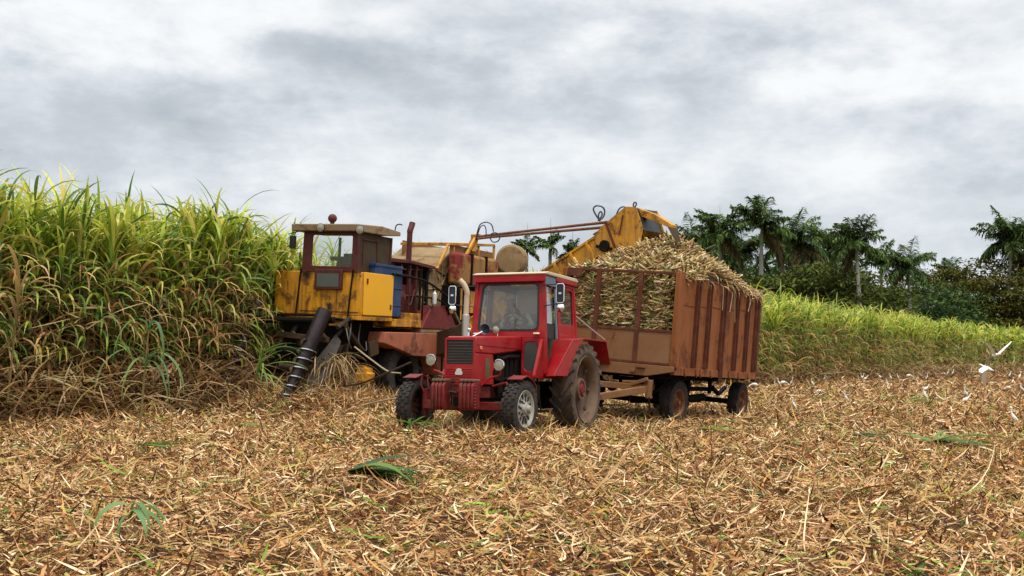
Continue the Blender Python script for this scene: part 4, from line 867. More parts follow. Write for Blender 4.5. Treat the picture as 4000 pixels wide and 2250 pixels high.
# blue tank
m = MB(); m.b2((-.62,1.0,2.2),(-1.88,1.15,3.37)); m.b2((-1.47,.55,2.2),(-1.88,1.0,3.37))
m.mi = 0
for z_ in (2.45,2.85,3.2): m.b2((-1.46,1.151,z_),(-1.885,1.165,z_+.025))
m.b2((-.60,.98,3.33),(-1.9,1.17,3.39)); m.build('blue_tank', BLUE, H, .01)
# engine deck
m = MB(); m.b2((-2.0,-.7,2.14),(-3.3,.7,3.0)); m.b2((-2.1,-.5,3.0),(-3.1,.5,3.25))
for x_ in (-2.05,-2.5,-2.95,-3.3): m.b2((x_,.70,2.2),(x_-.07,.78,3.5))
m.tube([(-3.0,.72,2.3),(-3.0,.72,3.5)], .06, 10); m.tube([(-2.1,.75,2.7),(-3.3,.75,2.75)], .03); m.lathe([(0,.72),(.22,.72),(.24,.78),(.2,.8),(0,.8)], (-2.6,0,2.6), 'y', 20)
m.tube(bez([(-2.2,.8,2.3),(-2.4,.86,2.7),(-2.9,.84,2.5),(-3.2,.8,2.9)],5), .022); m.build('engine', MAROON, H, .012)
m = MB(); m.prism([(-1.60,3.50),(-1.60,3.60),(-2.9,3.62),(-4.15,3.56),(-4.3,3.50),(-4.15,3.47),(-2.9,3.54)], 'y', -.7, .85); m.build('engine_canopy', MAROON, H, .01)
for a, b_ in ((.68,.80),(-.68,-.6)): m = MB(); m.b2((-3.85,a,2.5),(-3.95,b_,3.48)); m.build('canopy_post', DARK, H)
m = MB(); m.tube(bez([(-1.6,.4,3.8),(-1.8,.5,3.82),(-2.1,.55,3.68),(-2.3,.55,3.58)],5), .05, 10); m.build('intake_pipe', RIM_B, H)
m = MB(); m.tube([(-2.82,.8,3.55),(-2.82,.8,4.30)], .068, 14); m.tube(bez([(-2.82,.8,4.30),(-2.83,.8,4.36),(-2.90,.8,4.48),(-2.93,.8,4.55)],4), [.075]*12+[.08], 14); m.build('exhaust_stack', MAROON, H)
m = MB(); y_ = 1.2
m.tube(bez([(-1.35,y_,3.19),(-2.3,y_,3.16),(-2.95,y_,3.12),(-3.6,y_,2.98),(-4.25,y_,2.78),(-4.42,y_,2.66),(-4.42,y_,2.3)],6), .028, 8)
m.tube([(-2.9,y_,3.12),(-2.9,y_,2.15)], .024, 8); m.tube(bez([(-2.6,y_,2.72),(-3.5,y_,2.7),(-4.1,y_,2.6),(-4.4,y_,2.4)],6), .026, 8); m.tube([(-3.4,y_,3.0),(-3.65,y_,2.72),(-3.4,y_,2.45)], .014, 6)
m.tube([(-1.5,y_,3.19),(-2.3,y_,3.17)], .032, 8); m.build('hand_rail', DARK, H)
m = MB(); m.tube([(-3.4,.85,2.32),(-3.4,.85,3.45)], .03); m.tube([(-3.05,.6,2.3),(-3.05,.6,3.2)], .05); m.build('strut', DARK, H)
m = MB(); m.prism([(-2.97,1.92),(-3.5,2.52),(-4.40,2.54),(-5.05,1.92)], 'y', .80, 1.17); m.build('red_fuel_tank', RED_D, H, .03)
m = MB(); m.tube([(-4.5,1.2,2.55),(-5.15,1.22,2.0)], .035, 8); m.tube([(-5.1,1.24,2.08),(-5.1,1.24,1.9)], .06, 10); m.build('tie_rod', KHAKI, H)
m = MB(); m.b2((-2.96,-.9,1.84),(-5.6,1.16,1.915)); m.build('deck_edge', KHAKI, H)
m = MB(); m.prism([(-1.18,1.83),(-1.12,1.58),(-1.9,1.42),(-2.6,1.26),(-3.75,1.22),(-4.05,.75),(-4.7,.72),(-4.7,1.82),(-2.2,1.83)], 'y', .72, 1.175); m.build('wheel_arch', PINK, H, .015)
m = MB(); m.b2((-4.12,1.176,.8),(-4.18,1.19,1.8)); m.build('arch_strap', DARK, H)
m = MB(); m.b2((-4.4,1.176,.75),(-4.44,1.195,1.8)); m.build('arch_strap', DARK, H)
for s in (1,-1):
    q = wheel(H, (-2.45,s*.80,.82), .80, .42, .48, 20, .04, 'chevron', s, TYRE, DARK); rim_rear(q[0], s, q[2], .42, DARK, DARK)
    q = wheel(H, (-6.8,s*.75,.55), .53, .3, .34, 18, .03, 'chevron', s, TYRE, DARK); rim_small(q[0], s, q[2], .3, RIM_R)
# tan sloping body
m = MB(); m.prism([(-3.75,2.35),(-3.7,2.75),(-4.2,3.42),(-5.5,4.15),(-7.9,4.15),(-8.1,3.0),(-7.6,1.9),(-4.2,1.92)], 'y', -.9, .74); m.build('cleaning_chamber', KHAKI, H, .03)
cc = LAST[0]; m = MB()
for a, b_ in (((-4.0,.76,2.95),(-5.2,.76,3.05)),((-4.4,.76,3.5),(-5.6,.76,3.2)),((-4.2,.76,2.3),(-5.4,.76,3.9)),((-4.7,.76,2.0),(-4.8,.76,3.7)),((-3.8,.76,2.6),(-5.0,.76,2.4))): m.tube([a,b_], .02, 6)
for p_ in ((-4.6,.75,3.3),(-4.3,.75,2.7),(-5.1,.75,2.8)): m.lathe([(0,.0),(.06,.0),(.06,.03),(0,.03)], p_, 'y', 12)
m.build('stiffener', KHAKI, cc)
m = MB()
for a, b_ in (((-4.85,.88,4.2),(-7.85,.88,4.42)),((-7.85,.88,4.42),(-7.85,-.6,4.42)),((-7.85,-.6,4.42),(-4.95,-.6,4.2)),((-4.95,-.6,4.2),(-4.85,.88,4.2))): m.beam(a, b_, .06, .07)
for a, b_ in (((-4.85,.88,4.2),(-4.3,.85,3.5)),((-7.85,.88,4.42),(-7.85,.85,3.4)),((-5.2,.86,4.22),(-5.2,.86,3.9)),((-6.8,.86,4.34),(-6.8,.86,3.9))): m.beam(a, b_, .06, .06)
m.build('hopper_rim', YEL_E, H, .006)
m = MB(); m.b2((-5.0,-.6,3.9),(-7.8,-.57,4.3)); m.b2((-5.0,.84,3.7),(-7.8,.86,4.2)); m.build('hopper_sheet', RUST_F, H)
m = MB()
for x0, x1 in ((-4.80,-5.70),(-5.74,-6.65),(-6.69,-7.55)): m.b2((x0,.90,3.12),(x1,1.2,3.98))
m.build('rusty_oil_tank', TANK, H, .09)
ot = LAST[0]
for x_ in (-5.72,-6.67): m = MB(); m.b2((x_-.03,.88,3.1),(x_+.03,1.215,4.0)); m.build('tank_strap', DARK, ot)
m = MB(); m.b2((-4.75,.3,1.95),(-5.15,1.12,3.1)); m.b2((-5.2,.4,1.9),(-7.4,1.0,3.1)); m.tube([(-5.0,1.18,3.0),(-5.05,1.18,2.0)], .04); m.build('frame_box', DARK, H, .01)
m = MB(); m.b2((-5.3,1.01,2.2),(-5.42,1.08,3.05)); m.build('upright', YEL_E, H)
m = MB(); m.b2((-6.0,1.01,2.4),(-6.6,1.05,3.0)); m.build('cover_plate', YEL_E, H)
m = MB(); Md = Euler((0,0,R(12))).to_matrix(); m.lathe([(0,.22),(.40,.20),(.46,.14),(.47,-.2),(.2,-.25)], (-8.65,1.12,4.05), 'x', 36, M=Md); m.build('fan_drum', KHAKI, H, .01)
m = MB(); m.beam((-8.6,1.0,3.7),(-7.9,.9,2.2),.5,.2); m.beam((-8.9,.6,3.8),(-7.6,.3,3.2),.4,.3); m.build('drum_bracket', KHAKI, H, .01)
# mast
m = MB(); m.beam((-5.6,1.0,3.85),(-6.45,.92,4.52),.07,.10); m.beam((-6.9,.4,4.1),(-6.5,.85,4.55),.07,.10); m.beam((-6.3,.95,4.1),(-6.5,.92,4.55),.12,.08); m.box((-6.5,.9,4.56),(.25,.2,.12),(0,10,0)); m.build('mast', YEL_E, H, .01)
# crop divider augers
def auger(top, bot, r0, r1, hide=False):
    top, bot = Vector(top), Vector(bot); m = MB(); d = bot-top; nn = 14
    m.tube([top+d*(k/nn) for k in range(nn+1)], [r0+(r1-r0)*max(0,(k/nn-.3)/.7) for k in range(nn+1)], 22); m.build('crop_auger', AUGER, H)
    a_ = LAST[0]; dn = d.normalized(); u_ = dn.cross(Vector((0,1,0))).normalized(); v_ = dn.cross(u_)
    m = MB(); tn = 6.3; steps = 150; ri, ro = [], []
    for k in range(steps+1):
        t_ = k/steps; th = 2*math.pi*tn*t_; f = .36+.6*t_; c_ = top+d*f; rr_ = r0+(r1-r0)*max(0,(f-.3)/.7)
        e_ = u_*math.cos(th)+v_*math.sin(th); ri.append(c_+e_*rr_*.98); ro.append(c_+e_*(rr_+.055))
    n0 = len(ri); vs = [p for a2, b2_ in zip(ri, ro) for p in (a2, b2_, b2_+dn*.022, a2+dn*.022)]
    fs = []
    for k in range(n0-1):
        o_ = k*4
        for q in range(4): fs.append((o_+q, o_+(q+1)%4, o_+4+(q+1)%4, o_+4+q))
    m.add(vs, fs); m.build('flight', SHINY, a_)
    m = MB(); m.tube([bot, bot+dn*.16], [r1,.01], 14); m.build('tip', SHINY, a_)
auger((.62,.66,2.26), (1.55,.36,.28), .165, .105)
auger((.45,-1.22,2.42), (1.5,-1.35,.3), .155, .10)
m = MB(); p_ = [(.45,.86,1.75),(.42,.98,1.6),(.85,.98,.9),(1.45,.55,.12),(1.35,.40,.1),(.9,.60,1.1)]
m.add([Vector(q) for q in p_]+[Vector(q)+Vector((-.05,-.03,0)) for q in p_], [(0,1,2,3,4,5),(11,10,9,8,7,6)]+[(i,(i+1)%6,6+(i+1)%6,6+i) for i in range(6)])
m.tube([(.1,.95,2.1),(.55,.95,1.9)], .05); m.build('divider_shoe', STEEL, H)
# undercarriage and cutter parts under the body
m = MB(); m.b2((-.1,-.9,1.2),(-1.4,.7,2.06)); m.b2((-.7,-.7,.35),(-2.6,.35,1.5)); m.b2((-1.4,-.8,1.1),(-6.6,.7,1.85)); m.tube([(.45,-1.1,2.0),(.45,.8,2.05)], .07, 10); m.tube([(.5,-.6,1.35),(.5,.5,1.3)], .10, 12)
m.tube([(-.1,.75,1.9),(.35,.6,1.5),(.5,.55,1.3)], .05, 8); m.tube([(-.1,-.5,1.9),(.5,-.6,1.35)], .06, 8); m.beam((-.2,.8,1.3),(.9,.5,.5),.12,.1); m.beam((-.3,-.9,1.3),(1.2,-1.1,.4),.12,.12); m.beam((-.6,.45,1.9),(.2,.75,1.1),.08,.08)
m.tube([(-.5,.5,1.7),(.1,.85,1.25)], .045, 8); m.box((-.35,.75,1.0), (.6,.1,.5), (0,20,0)); m.tube([(-.2,-.2,.5),(-.2,-.2,1.5)], .18, 12)
m.build('undercarriage', DARK, H, .012)
GRIME = paint('grimy_machinery', (.055,.035,.018), .8, 0, (.08,.035,.015), .45, (.11,.07,.035), .5, 5, .3)
m = MB(); m.beam((.1,.9,1.9),(-.9,.75,1.35),.09,.09); m.tube([(.2,.2,1.85),(-.3,.6,1.2)], .06, 10); m.tube([(.25,-.4,1.75),(.45,.35,1.1)], .045, 8); m.box((-.15,.55,1.35),(.35,.35,.3),(10,20,0)); m.lathe([(0,.0),(.22,.0),(.24,.12),(.1,.16),(0,.16)], (.25,.1,.75), 'z', 18); m.beam((.3,-.8,1.7),(.5,.7,1.62),.1,.12)
m.tube([(.55,-.5,1.0),(.45,.6,.95)], .07, 12); m.box((-.95,1.0,1.45),(.4,.06,.35),(0,12,0)); m.build('feed_roller', GRIME, H, .012)
m = MB(); m.lathe([(0,.62),(.30,.62),(.40,.70),(.42,.86),(.36,.90),(.36,.98),(.2,1.05),(0,1.06)], (-.9,.62,0), 'z', 22); m.build('gearbox', YEL, H)
RUB = plain('hose_rubber', (.05,.045,.04), .5)
for pts in ([(-.1,.9,2.05),(.1,1.0,1.75),(.1,.95,1.35),(-.1,.9,1.2)],[(-.1,.7,2.05),(.2,.95,1.9),(.3,1.1,1.6),(.1,1.05,1.45),(-.1,.9,1.5)],[(-.4,.95,2.0),(-.2,1.05,1.6),(-.45,1.1,1.4),(-.6,1.0,1.6)],[(.1,.3,2.05),(.3,.2,1.7),(.45,.0,1.35)]):
    m = MB(); m.tube(bez(pts,6), .016, 6); m.build('hydraulic_hose', RUB, H)
# loading elevator, swung out over the trailer
Hi = M_HV.inverted()
tipW = at(2530,880,22.6); bw = at(1830,1325,26.3); midW = at(2420,935,23.2)
E1 = Hi @ bw; E2 = Hi @ tipW
ax = (E2-E1).normalized(); toc = (Hi @ Vector((0,0,CAM_H)) - E2); sd_ = ax.cross(Vector((0,0,1))).normalized()
if sd_.dot(toc) < 0: sd_ = -sd_
upv = sd_.cross(ax); upv = upv if upv.z > 0 else -upv
Ln = (E2-E1).length
def el(a, s_, u_): return E1+ax*a+sd_*s_+upv*u_
def ebox(m, a0, a1, s0, s1, u0, u1):
    vs = [el(a, s_, u_) for u_ in (u0, u1) for a, s_ in ((a0,s0),(a1,s0),(a1,s1),(a0,s1))]
    m.add(vs, [(3,2,1,0),(4,5,6,7),(0,1,5,4),(1,2,6,5),(2,3,7,6),(3,0,4,7)])
hb = .36
m = MB()
for s_ in (-1,1): ebox(m, 0, Ln-1.0, s_*hb, s_*(hb-.02), -.14, .26)
ebox(m, 0, Ln-1.0, -hb, hb, -.155, -.14); m.build('elevator_trough', YEL_E, H)
et = LAST[0]
m = MB(); m.beam(E1+ax*.45-upv*.02, E1-ax*.2, .84, .62); m.beam(E1+ax*.1, Vector((-4.7,.5,1.35)), .8, .6); m.tube([Vector((-4.4,.75,.9)), Vector((-4.4,.75,1.9))], .4, 20); m.build('elevator_boot', GRIME, H, .02)
m = MB()
for s_ in (-1,1): ebox(m, 0, Ln-.9, s_*(hb+.03), s_*(hb-.03), .26, .31); ebox(m, 0, Ln-.9, s_*(hb+.03), s_*(hb-.01), -.16, -.12); ebox(m, .3, Ln-1.2, s_*(hb+.02), s_*(hb-.04), -.40, -.34)
m.build('elevator_rail', YEL_E, et)
m = MB()
for k in range(9):
    a = .5+k*(Ln-1.9)/8
    for s_ in (-1,1): m.beam(el(a, s_*(hb+.035), .29), el(a+.10, s_*(hb+.03), -.42), .05, .06)
m.build('elevator_rib', YEL_E, et)
m = MB(); ebox(m, .2, Ln-.4, -hb+.04, hb-.04, -.05, .0); ebox(m, .2, Ln-1.3, -hb+.05, hb-.05, -.36, -.33)
for k in range(26):
    a = .3+k*(Ln-.8)/25; ebox(m, a, a+.03, -hb+.04, hb-.04, 0, .08)
m.build('slat_chain', DARK, H)
# head: deep box at the top of the elevator
m = MB()
for s_ in (-1,1):
    y0, y1 = s_*(hb+.04), s_*(hb+.02)
    vs = [el(a, y0, u_) for a, u_ in ((Ln-1.15,-.22),(Ln-1.15,.30),(Ln-.85,.40),(Ln-.12,.48),(Ln+.12,.34),(Ln+.10,-.16),(Ln-.12,-.46))]; vs += [el(a, y1, u_) for a, u_ in ((Ln-1.15,-.22),(Ln-1.15,.30),(Ln-.85,.40),(Ln-.12,.48),(Ln+.12,.34),(Ln+.10,-.16),(Ln-.12,-.46))]
    m.add(vs, [tuple(range(7)), tuple(range(13,6,-1))]+[(i,(i+1)%7,7+(i+1)%7,7+i) for i in range(7)])
ebox(m, Ln-1.15, Ln-.85, -hb-.04, hb+.04, .335, .36)
vs = [el(Ln-.85,-hb-.03,.38),el(Ln-.85,hb+.03,.38),el(Ln-.12,hb+.03,.46),el(Ln-.12,-hb-.03,.46)]; m.add(vs+[v+upv*.02 for v in vs], [(0,1,2,3),(7,6,5,4),(0,4,5,1),(1,5,6,2),(2,6,7,3),(3,7,4,0)])
m.build('elevator_head', YEL_E, H)
eh = LAST[0]
m = MB(); m.tube([el(Ln-.95,hb+.04,-.05),el(Ln-.95,hb+.10,-.05)], .13, 16); m.beam(el(Ln-1.15,hb+.07,.05),el(Ln-.8,hb+.06,-.2),.04,.07); m.build('dark_hole', DARK, eh)  # dark stub added to stand for the hole in the head
m = MB(); m.beam(el(Ln-.72,hb+.045,.44),el(Ln-.72,hb+.045,-.44),.02,.06); m.beam(el(Ln-.25,hb+.045,.34),el(Ln-.5,hb+.045,.0),.02,.05); m.build('weld_seam', RUST_D, eh)
# discharge hood in world pixels at the head's distance, then the dark rubber flap
hk = [Hi @ at(*q) for q in ((2490,812,22.5),(2494,842,22.5),(2560,866,22.2),(2620,892,22.0),(2624,878,22.0),(2560,838,22.2))]
m = MB(); dpt = -sd_*.2; m.add(hk+[v+dpt for v in hk], [tuple(range(6)), tuple(range(11,5,-1))]+[(i,(i+1)%6,6+(i+1)%6,6+i) for i in range(6)]); m.build('discharge_hood', YEL_E, H, .008)
fk = [Hi @ at(2606,884,22.0), Hi @ at(2626,890,22.0), Hi @ at(2640,945,21.9), Hi @ at(2628,925,21.9)]
m = MB(); m.add(fk+[v+dpt for v in fk], [(0,1,2,3),(7,6,5,4),(0,4,5,1),(1,5,6,2),(2,6,7,3),(3,7,4,0)]); m.build('rubber_flap', BROWN, H)
m = MB(); ebox(m, Ln+.05, Ln+.07, -hb, hb, -.2, .36); ebox(m, Ln-.5, Ln-.1, -hb, hb, -.44, -.40); m.build('mouth_shadow', BLACK, H)  # black plates painting the shadow of the open discharge mouth
# lift cylinders from mast to elevator
m = MB(); mt = Vector((-6.5,.9,4.55))
for off, tp in ((0,(2372,868)),(.09,(2360,888))):
    q_ = Hi @ at(*tp, 23.5); m.tube([mt+Vector((0,.08-off*1.5,-off*.8)), mt.lerp(q_,.15)+Vector((0,0,-off*.5)), mt.lerp(q_,.6)+Vector((0,0,-off*.2)), q_], .034, 10)
m.build('lift_cylinder', RIM_R, H)
lc = LAST[0]; m = MB(); q_ = Hi @ at(2365,875,23.5); m.tube([mt.lerp(q_,.16)+Vector((0,.12,.03)), mt.lerp(q_,.55)+Vector((0,.1,.03))], .022, 10); m.build('piston_rod', ALU, lc)
def hoseW(pts, Y, r_=.016): return [Hi @ at(px, py, Y) for px, py in pts]
HOSE = plain('dark_blue_hose', (.02,.022,.05), .45)
for pts, Y, r_ in (([(1858,935),(1868,895),(1878,875),(1900,868),(1920,878),(1928,905)],27.6,.018),([(1862,932),(1875,890),(1890,880),(1898,895),(1899,925)],27.6,.016),([(1915,925),(1922,912),(1940,910),(1952,925),(1945,942),(1925,945),(1914,930)],27.5,.018),
    ([(2345,865),(2325,835),(2318,815),(2330,804),(2352,808),(2362,825),(2355,850),(2335,862)],23.5,.020),([(2340,862),(2338,840),(2346,826),(2352,838),(2342,858)],23.5,.018),([(2405,846),(2415,822),(2425,811),(2440,809),(2446,832)],23,.018),([(2455,832),(2475,814),(2486,798),(2480,790),(2474,800),(2480,828)],22.8,.018)):
    m = MB(); m.tube(bez(hoseW(pts, Y), 6), r_, 6); m.build('loose_hose', HOSE, H)
# white bottle hung on the rail
m = MB(); c_ = Vector((-3.42,1.26,2.72)); m.lathe([(0,-.16),(.05,-.16),(.055,-.14),(.055,.10),(.03,.13),(.018,.15),(.018,.18),(0,.18)], c_, 'z', 14); bt = m.build('plastic_bottle', WHITE_P)
bt.matrix_world = M_HV; tag(bt, 'white plastic bottle hanging from the harvester hand rail', 'bottle')
# loose stalks sticking out between harvester and tractor
for k, (pts, r_, lb) in enumerate((([(1300,1512,22.6),(1400,1500,22.2),(1480,1470,21.8),(1605,1415,21.5)], .020, 'upper dark cane stalk rising from the harvester mouth towards the tractor'),
        ([(1385,1355,23.0),(1450,1405,22.6),(1515,1450,22.2),(1565,1458,22)], .018, 'pale split cane stalk slanting down under the pink wheel arch'),
        ([(1400,1590,21.8),(1480,1568,21.3),(1572,1552,20.9)], .020, 'straight grey cane stalk lying low behind the tractor front tyre'),
        ([(1660,1680,20),(2120,1690,17.6)][:0] or [(2102,1700,17.9),(2108,1670,17.9),(2112,1625,18.0)], .010, 'thin pale stalk standing up between the tractor wheels'))):
    m = MB(); m.tube(bez([at(*q) for q in pts], 6), r_, 6); o = m.build('cane_stalk', M_DRY if k else STEEL); tag(o, lb, 'cane stalk', 'loose cane stalks around the machines')
# dry leaves hanging from the cutter mouth
n = 420; c0 = np.array([M_HV @ Vector((random.uniform(.1,.8), random.uniform(.5,1.2), random.uniform(.7,1.35))) for _ in range(n)])
tr = [ribbons(c0, U(0,6.28,n), U(-.6,.4,n), U(.8,1.6,n), U(.4,1.0,n), U(.014,.03,n), 6, U(-.4,.4,n), rng.normal(0,1,n), pal(DRY, n), pal(DRY, n), 0., .8, .8)]
n = 900; c0 = np.array([M_HV @ Vector((random.uniform(-.6,1.6), random.uniform(-1.3,1.3), random.uniform(.1,.75))) for _ in range(n)])
tr.append(ribbons(c0, U(0,6.28,n), U(-.4,.8,n), U(.2,1.5,n), U(.3,.9,n), U(.012,.03,n), 6, U(-.4,.4,n), rng.normal(0,1,n), pal(DRY, n), pal(DRY, n), 0., .8, .8))
o = mesh_np('dry_leaves', tr, MAT_LEAF); tag(o, 'dry cane leaves caught in the front of the yellow harvester', 'dry leaves', kind='stuff')

# ------------------------------------------------------------------ egrets
FEATH = plain('white_feathers', (.80,.76,.68), .7, 0, .12, 9); BEAK = plain('yellow_beak', (.70,.42,.10), .5); LEG = plain('dark_legs', (.12,.10,.06), .6)
def egret(kind):
    b = MB()
    if kind == 'upright': b.tube(bez([(-.13,0,.10),(-.085,0,.17),(-.035,0,.25),(.0,0,.32),(.012,0,.38),(.005,0,.43),(.025,0,.468),(.06,0,.473)],4), [.006,.020,.032,.042,.050,.052,.051,.049,.046,.041,.038,.030,.025,.021,.019,.018,.017,.017,.017,.018,.019,.022,.024,.026,.026,.024,.018,.012,.006], 12); hd = (.06,0,.473)
    elif kind == 'leaning': b.tube(bez([(-.17,0,.16),(-.10,0,.20),(0,0,.25),(.07,0,.30),(.12,0,.36),(.16,0,.41),(.20,0,.425)],4), [.006,.022,.035,.046,.054,.056,.054,.05,.046,.04,.033,.027,.023,.02,.018,.017,.017,.017,.018,.02,.023,.025,.024,.018,.008], 12); hd = (.20,0,.425)
    elif kind == 'feeding': b.tube(bez([(-.17,0,.20),(-.10,0,.20),(0,0,.21),(.07,0,.20),(.13,0,.17),(.17,0,.12),(.20,0,.10)],4), [.006,.022,.035,.046,.054,.056,.054,.05,.046,.04,.033,.027,.023,.02,.018,.017,.017,.017,.018,.02,.023,.025,.024,.018,.008], 12); hd = (.20,0,.10)
    if kind != 'flying':
        root = b.build('egret', FEATH)
        for s in (-1,1):
            m = MB(); m.add([(-.16,s*.02,.15),(-.02,s*.045,.30),(.03,s*.052,.27),(-.06,s*.058,.19),(-.16,s*.026,.15),(-.02,s*.05,.31)], [(0,3,2,1),(1,2,5),(0,4,3)])
            m = MB(); m.tube([(-.01,s*.032,.27),(-.06,s*.042,.20),(-.14,s*.018,.09)] if kind == 'upright' else [(.03,s*.03,.24),(-.05,s*.045,.20),(-.17,s*.02,.16)], [.02,.030,.006], 8, flat=.6); m.build('wing', FEATH, root)
            m = MB(); m.tube([(-.02,s*.025,.20),(-.03,s*.03,.10),(-.01,s*.03,0)], .006, 5); m.tube([(-.01,s*.03,.004),(.04,s*.035,.004)], .005, 4); m.build('leg', LEG, root)
        m = MB(); h_ = Vector(hd); dr_ = Vector((.07,0,-.006)) if kind != 'feeding' else Vector((.05,0,-.05)); m.tube([h_-dr_*.1, h_+dr_], [.010,.002], 6); m.build('beak', BEAK, root)
    return root
def flying(dihedral, label, loc, rz, sc, fold=0.):
    b = MB(); b.tube(bez([(-.24,0,0),(-.12,0,.0),(0,0,.01),(.08,0,.02),(.13,0,.035),(.19,0,.035)],4), [.005,.018,.03,.042,.052,.056,.055,.052,.047,.042,.036,.031,.028,.026,.025,.026,.026,.024,.018,.012,.006], 12)
    o = b.build('egret', FEATH)
    for s in (-1,1):
        m = MB(); sp_ = [(0,.03,0,.08),(.02,.16,dihedral*.16,.085),(.0,.30,dihedral*.30,.075),(-.05,.42,dihedral*(.40-fold),.05),(-.10,.50,dihedral*(.47-fold*2),.015)]
        vs = []
        for x_, y_, z_, c_ in sp_: vs += [(x_+.04, s*y_, z_), (x_-c_*1.3, s*y_, z_-.01), (x_-c_*.4, s*y_, z_+.012)]
        fs = []
        for k in range(4): a = k*3; fs += [(a,a+3,a+5,a+2),(a+2,a+5,a+4,a+1),(a,a+1,a+4,a+3)]
        m.add(vs, fs); m.build('wing', FEATH, o)
    m = MB(); m.tube([(.18,0,.033),(.26,0,.025)], [.012,.002], 6); m.build('beak', BEAK, o)
    m = MB(); m.tube([(-.1,.015,-.02),(-.36,.01,-.015)], .006, 5); m.tube([(-.1,-.015,-.02),(-.36,-.01,-.015)], .006, 5); m.build('leg', LEG, o)
    o.location = loc; o.rotation_euler = rz; o.scale = (sc,)*3; tag(o, label, 'egret', 'white egrets on the cut field'); return o
protos = {}
def put(kind, px, py, face, label, hpx=None):
    v = on_ground(px, py, .06); 
    if kind not in protos: protos[kind] = egret(kind); o = protos[kind]
    else: o = copy_tree(protos[kind])
    hh = {'upright': .48, 'leaning': .44, 'feeding': .26}[kind]; sc = 1. if hpx is None else max(.8, min(1.35, hpx*v.y/FPX/hh))
    o.location = (v.x, v.y, float(gfar(v.x, v.y))+.03); o.rotation_euler = (0,0,R(face)); o.scale = (sc,)*3
    tag(o, label, 'egret', 'white egrets on the cut field'); return o
far_l = 'small white egret in the scattered line along the foot of the far cane'
z = lambda x_, y_: (3200+x_*.3106, 1300+y_*.3106)
B = [(2425,1160,'upright',170,78,'large bright white egret standing nearest, at the right edge of the field'),
 (1315,895,'upright',190,60,'slim white egret with stretched neck behind a clump of green leaves'),
 (325,880,'upright',200,52,'buff-white egret standing right of the trailer in the open straw'),
 (1835,850,'upright',190,46,'egret facing left beside another that leans right'),
 (1855,930,'leaning',10,46,'egret leaning up to the right beside one that faces left'),
 (1350,735,'leaning',20,34,'egret leaning right above the slim long-necked one'),
 (2535,740,'upright',160,36,'egret standing at the right edge behind the large white one'),
 (2370,722,'feeding',180,16,'white egret bent down feeding near the right edge'),
 (848,668,'upright',200,35,'egret standing a little in front of the line by the cane'),
 (2530,582,'upright',20,32,'plump egret at the far right edge, just behind the hunched one'),
 (2440,640,'upright',20,18,'tiny hunched egret near the far right edge, behind the feeding one'),
 (1560,550,'feeding',190,16,'white egret crouched with level back in the line by the cane')]
for x_, y_, k_, f_, h_, lb in B: put(k_, *z(x_, y_), f_, lb, h_)
put('upright', 3097, 1598, 200, 'egret standing alone right of the trailer rear wheel', 52)
put('feeding', 3197, 1537, 180, 'pinkish white egret lying low with its back level, right of the trailer', 18)
put('upright', 3171, 1506, 180, 'grey-white egret just above the low one right of the trailer', 32)
FAR = []
for x_, y_, k_, f_ in [(70,610,'upright',20),(528,600,'upright',170),(555,600,'upright',0),(585,606,'leaning',10),(755,595,'leaning',200),(890,605,'upright',170),(985,595,'upright',190),(1140,575,'feeding',0),
    (1275,568,'leaning',200),(1328,548,'upright',180),(1360,578,'upright',10),(1450,548,'leaning',190),(1622,548,'upright',10),(1685,548,'upright',0),(1835,532,'upright',180),(1895,520,'leaning',200),(2085,512,'upright',0),(2165,512,'upright',180),
    (2250,498,'upright',0),(2320,502,'upright',20),(2362,492,'leaning',180),(2405,560,'upright',0),(2470,492,'upright',180),(2210,500,'upright',0),(2290,490,'upright',180),(2420,485,'upright',10),(2555,490,'upright',0)]:
    FAR.append((z(x_, y_), k_, f_))
for px, py in ((3039,1506),(3094,1500),(2943,1521),(3064,1510)): FAR.append(((px, py), 'upright' if px in (3039,3094) else 'feeding', 180 if px < 3060 else 10))
FAR.sort(key=lambda q: q[0][0]); ORD = 'first second third fourth fifth sixth seventh eighth ninth tenth eleventh twelfth thirteenth fourteenth fifteenth sixteenth'.split()
for k, (p_, kd, f_) in enumerate(FAR):
    side_, q = ('left', k) if k < len(FAR)/2 else ('right', len(FAR)-1-k)
    put(kd, *p_, f_, f"small white egret, {ORD[q]} from the {side_} end of the line below the far cane", 26)
flying(1.0, 'white egret flying with both wings raised in a V in front of the cane', at(3893,1388,31), (R(-6),R(0),R(-80)), 1.0)
flying(-.75, 'white egret flying low with its wings pressed down at the field edge', at(3848,1436,34), (R(25),R(-20),R(140)), 1.15)

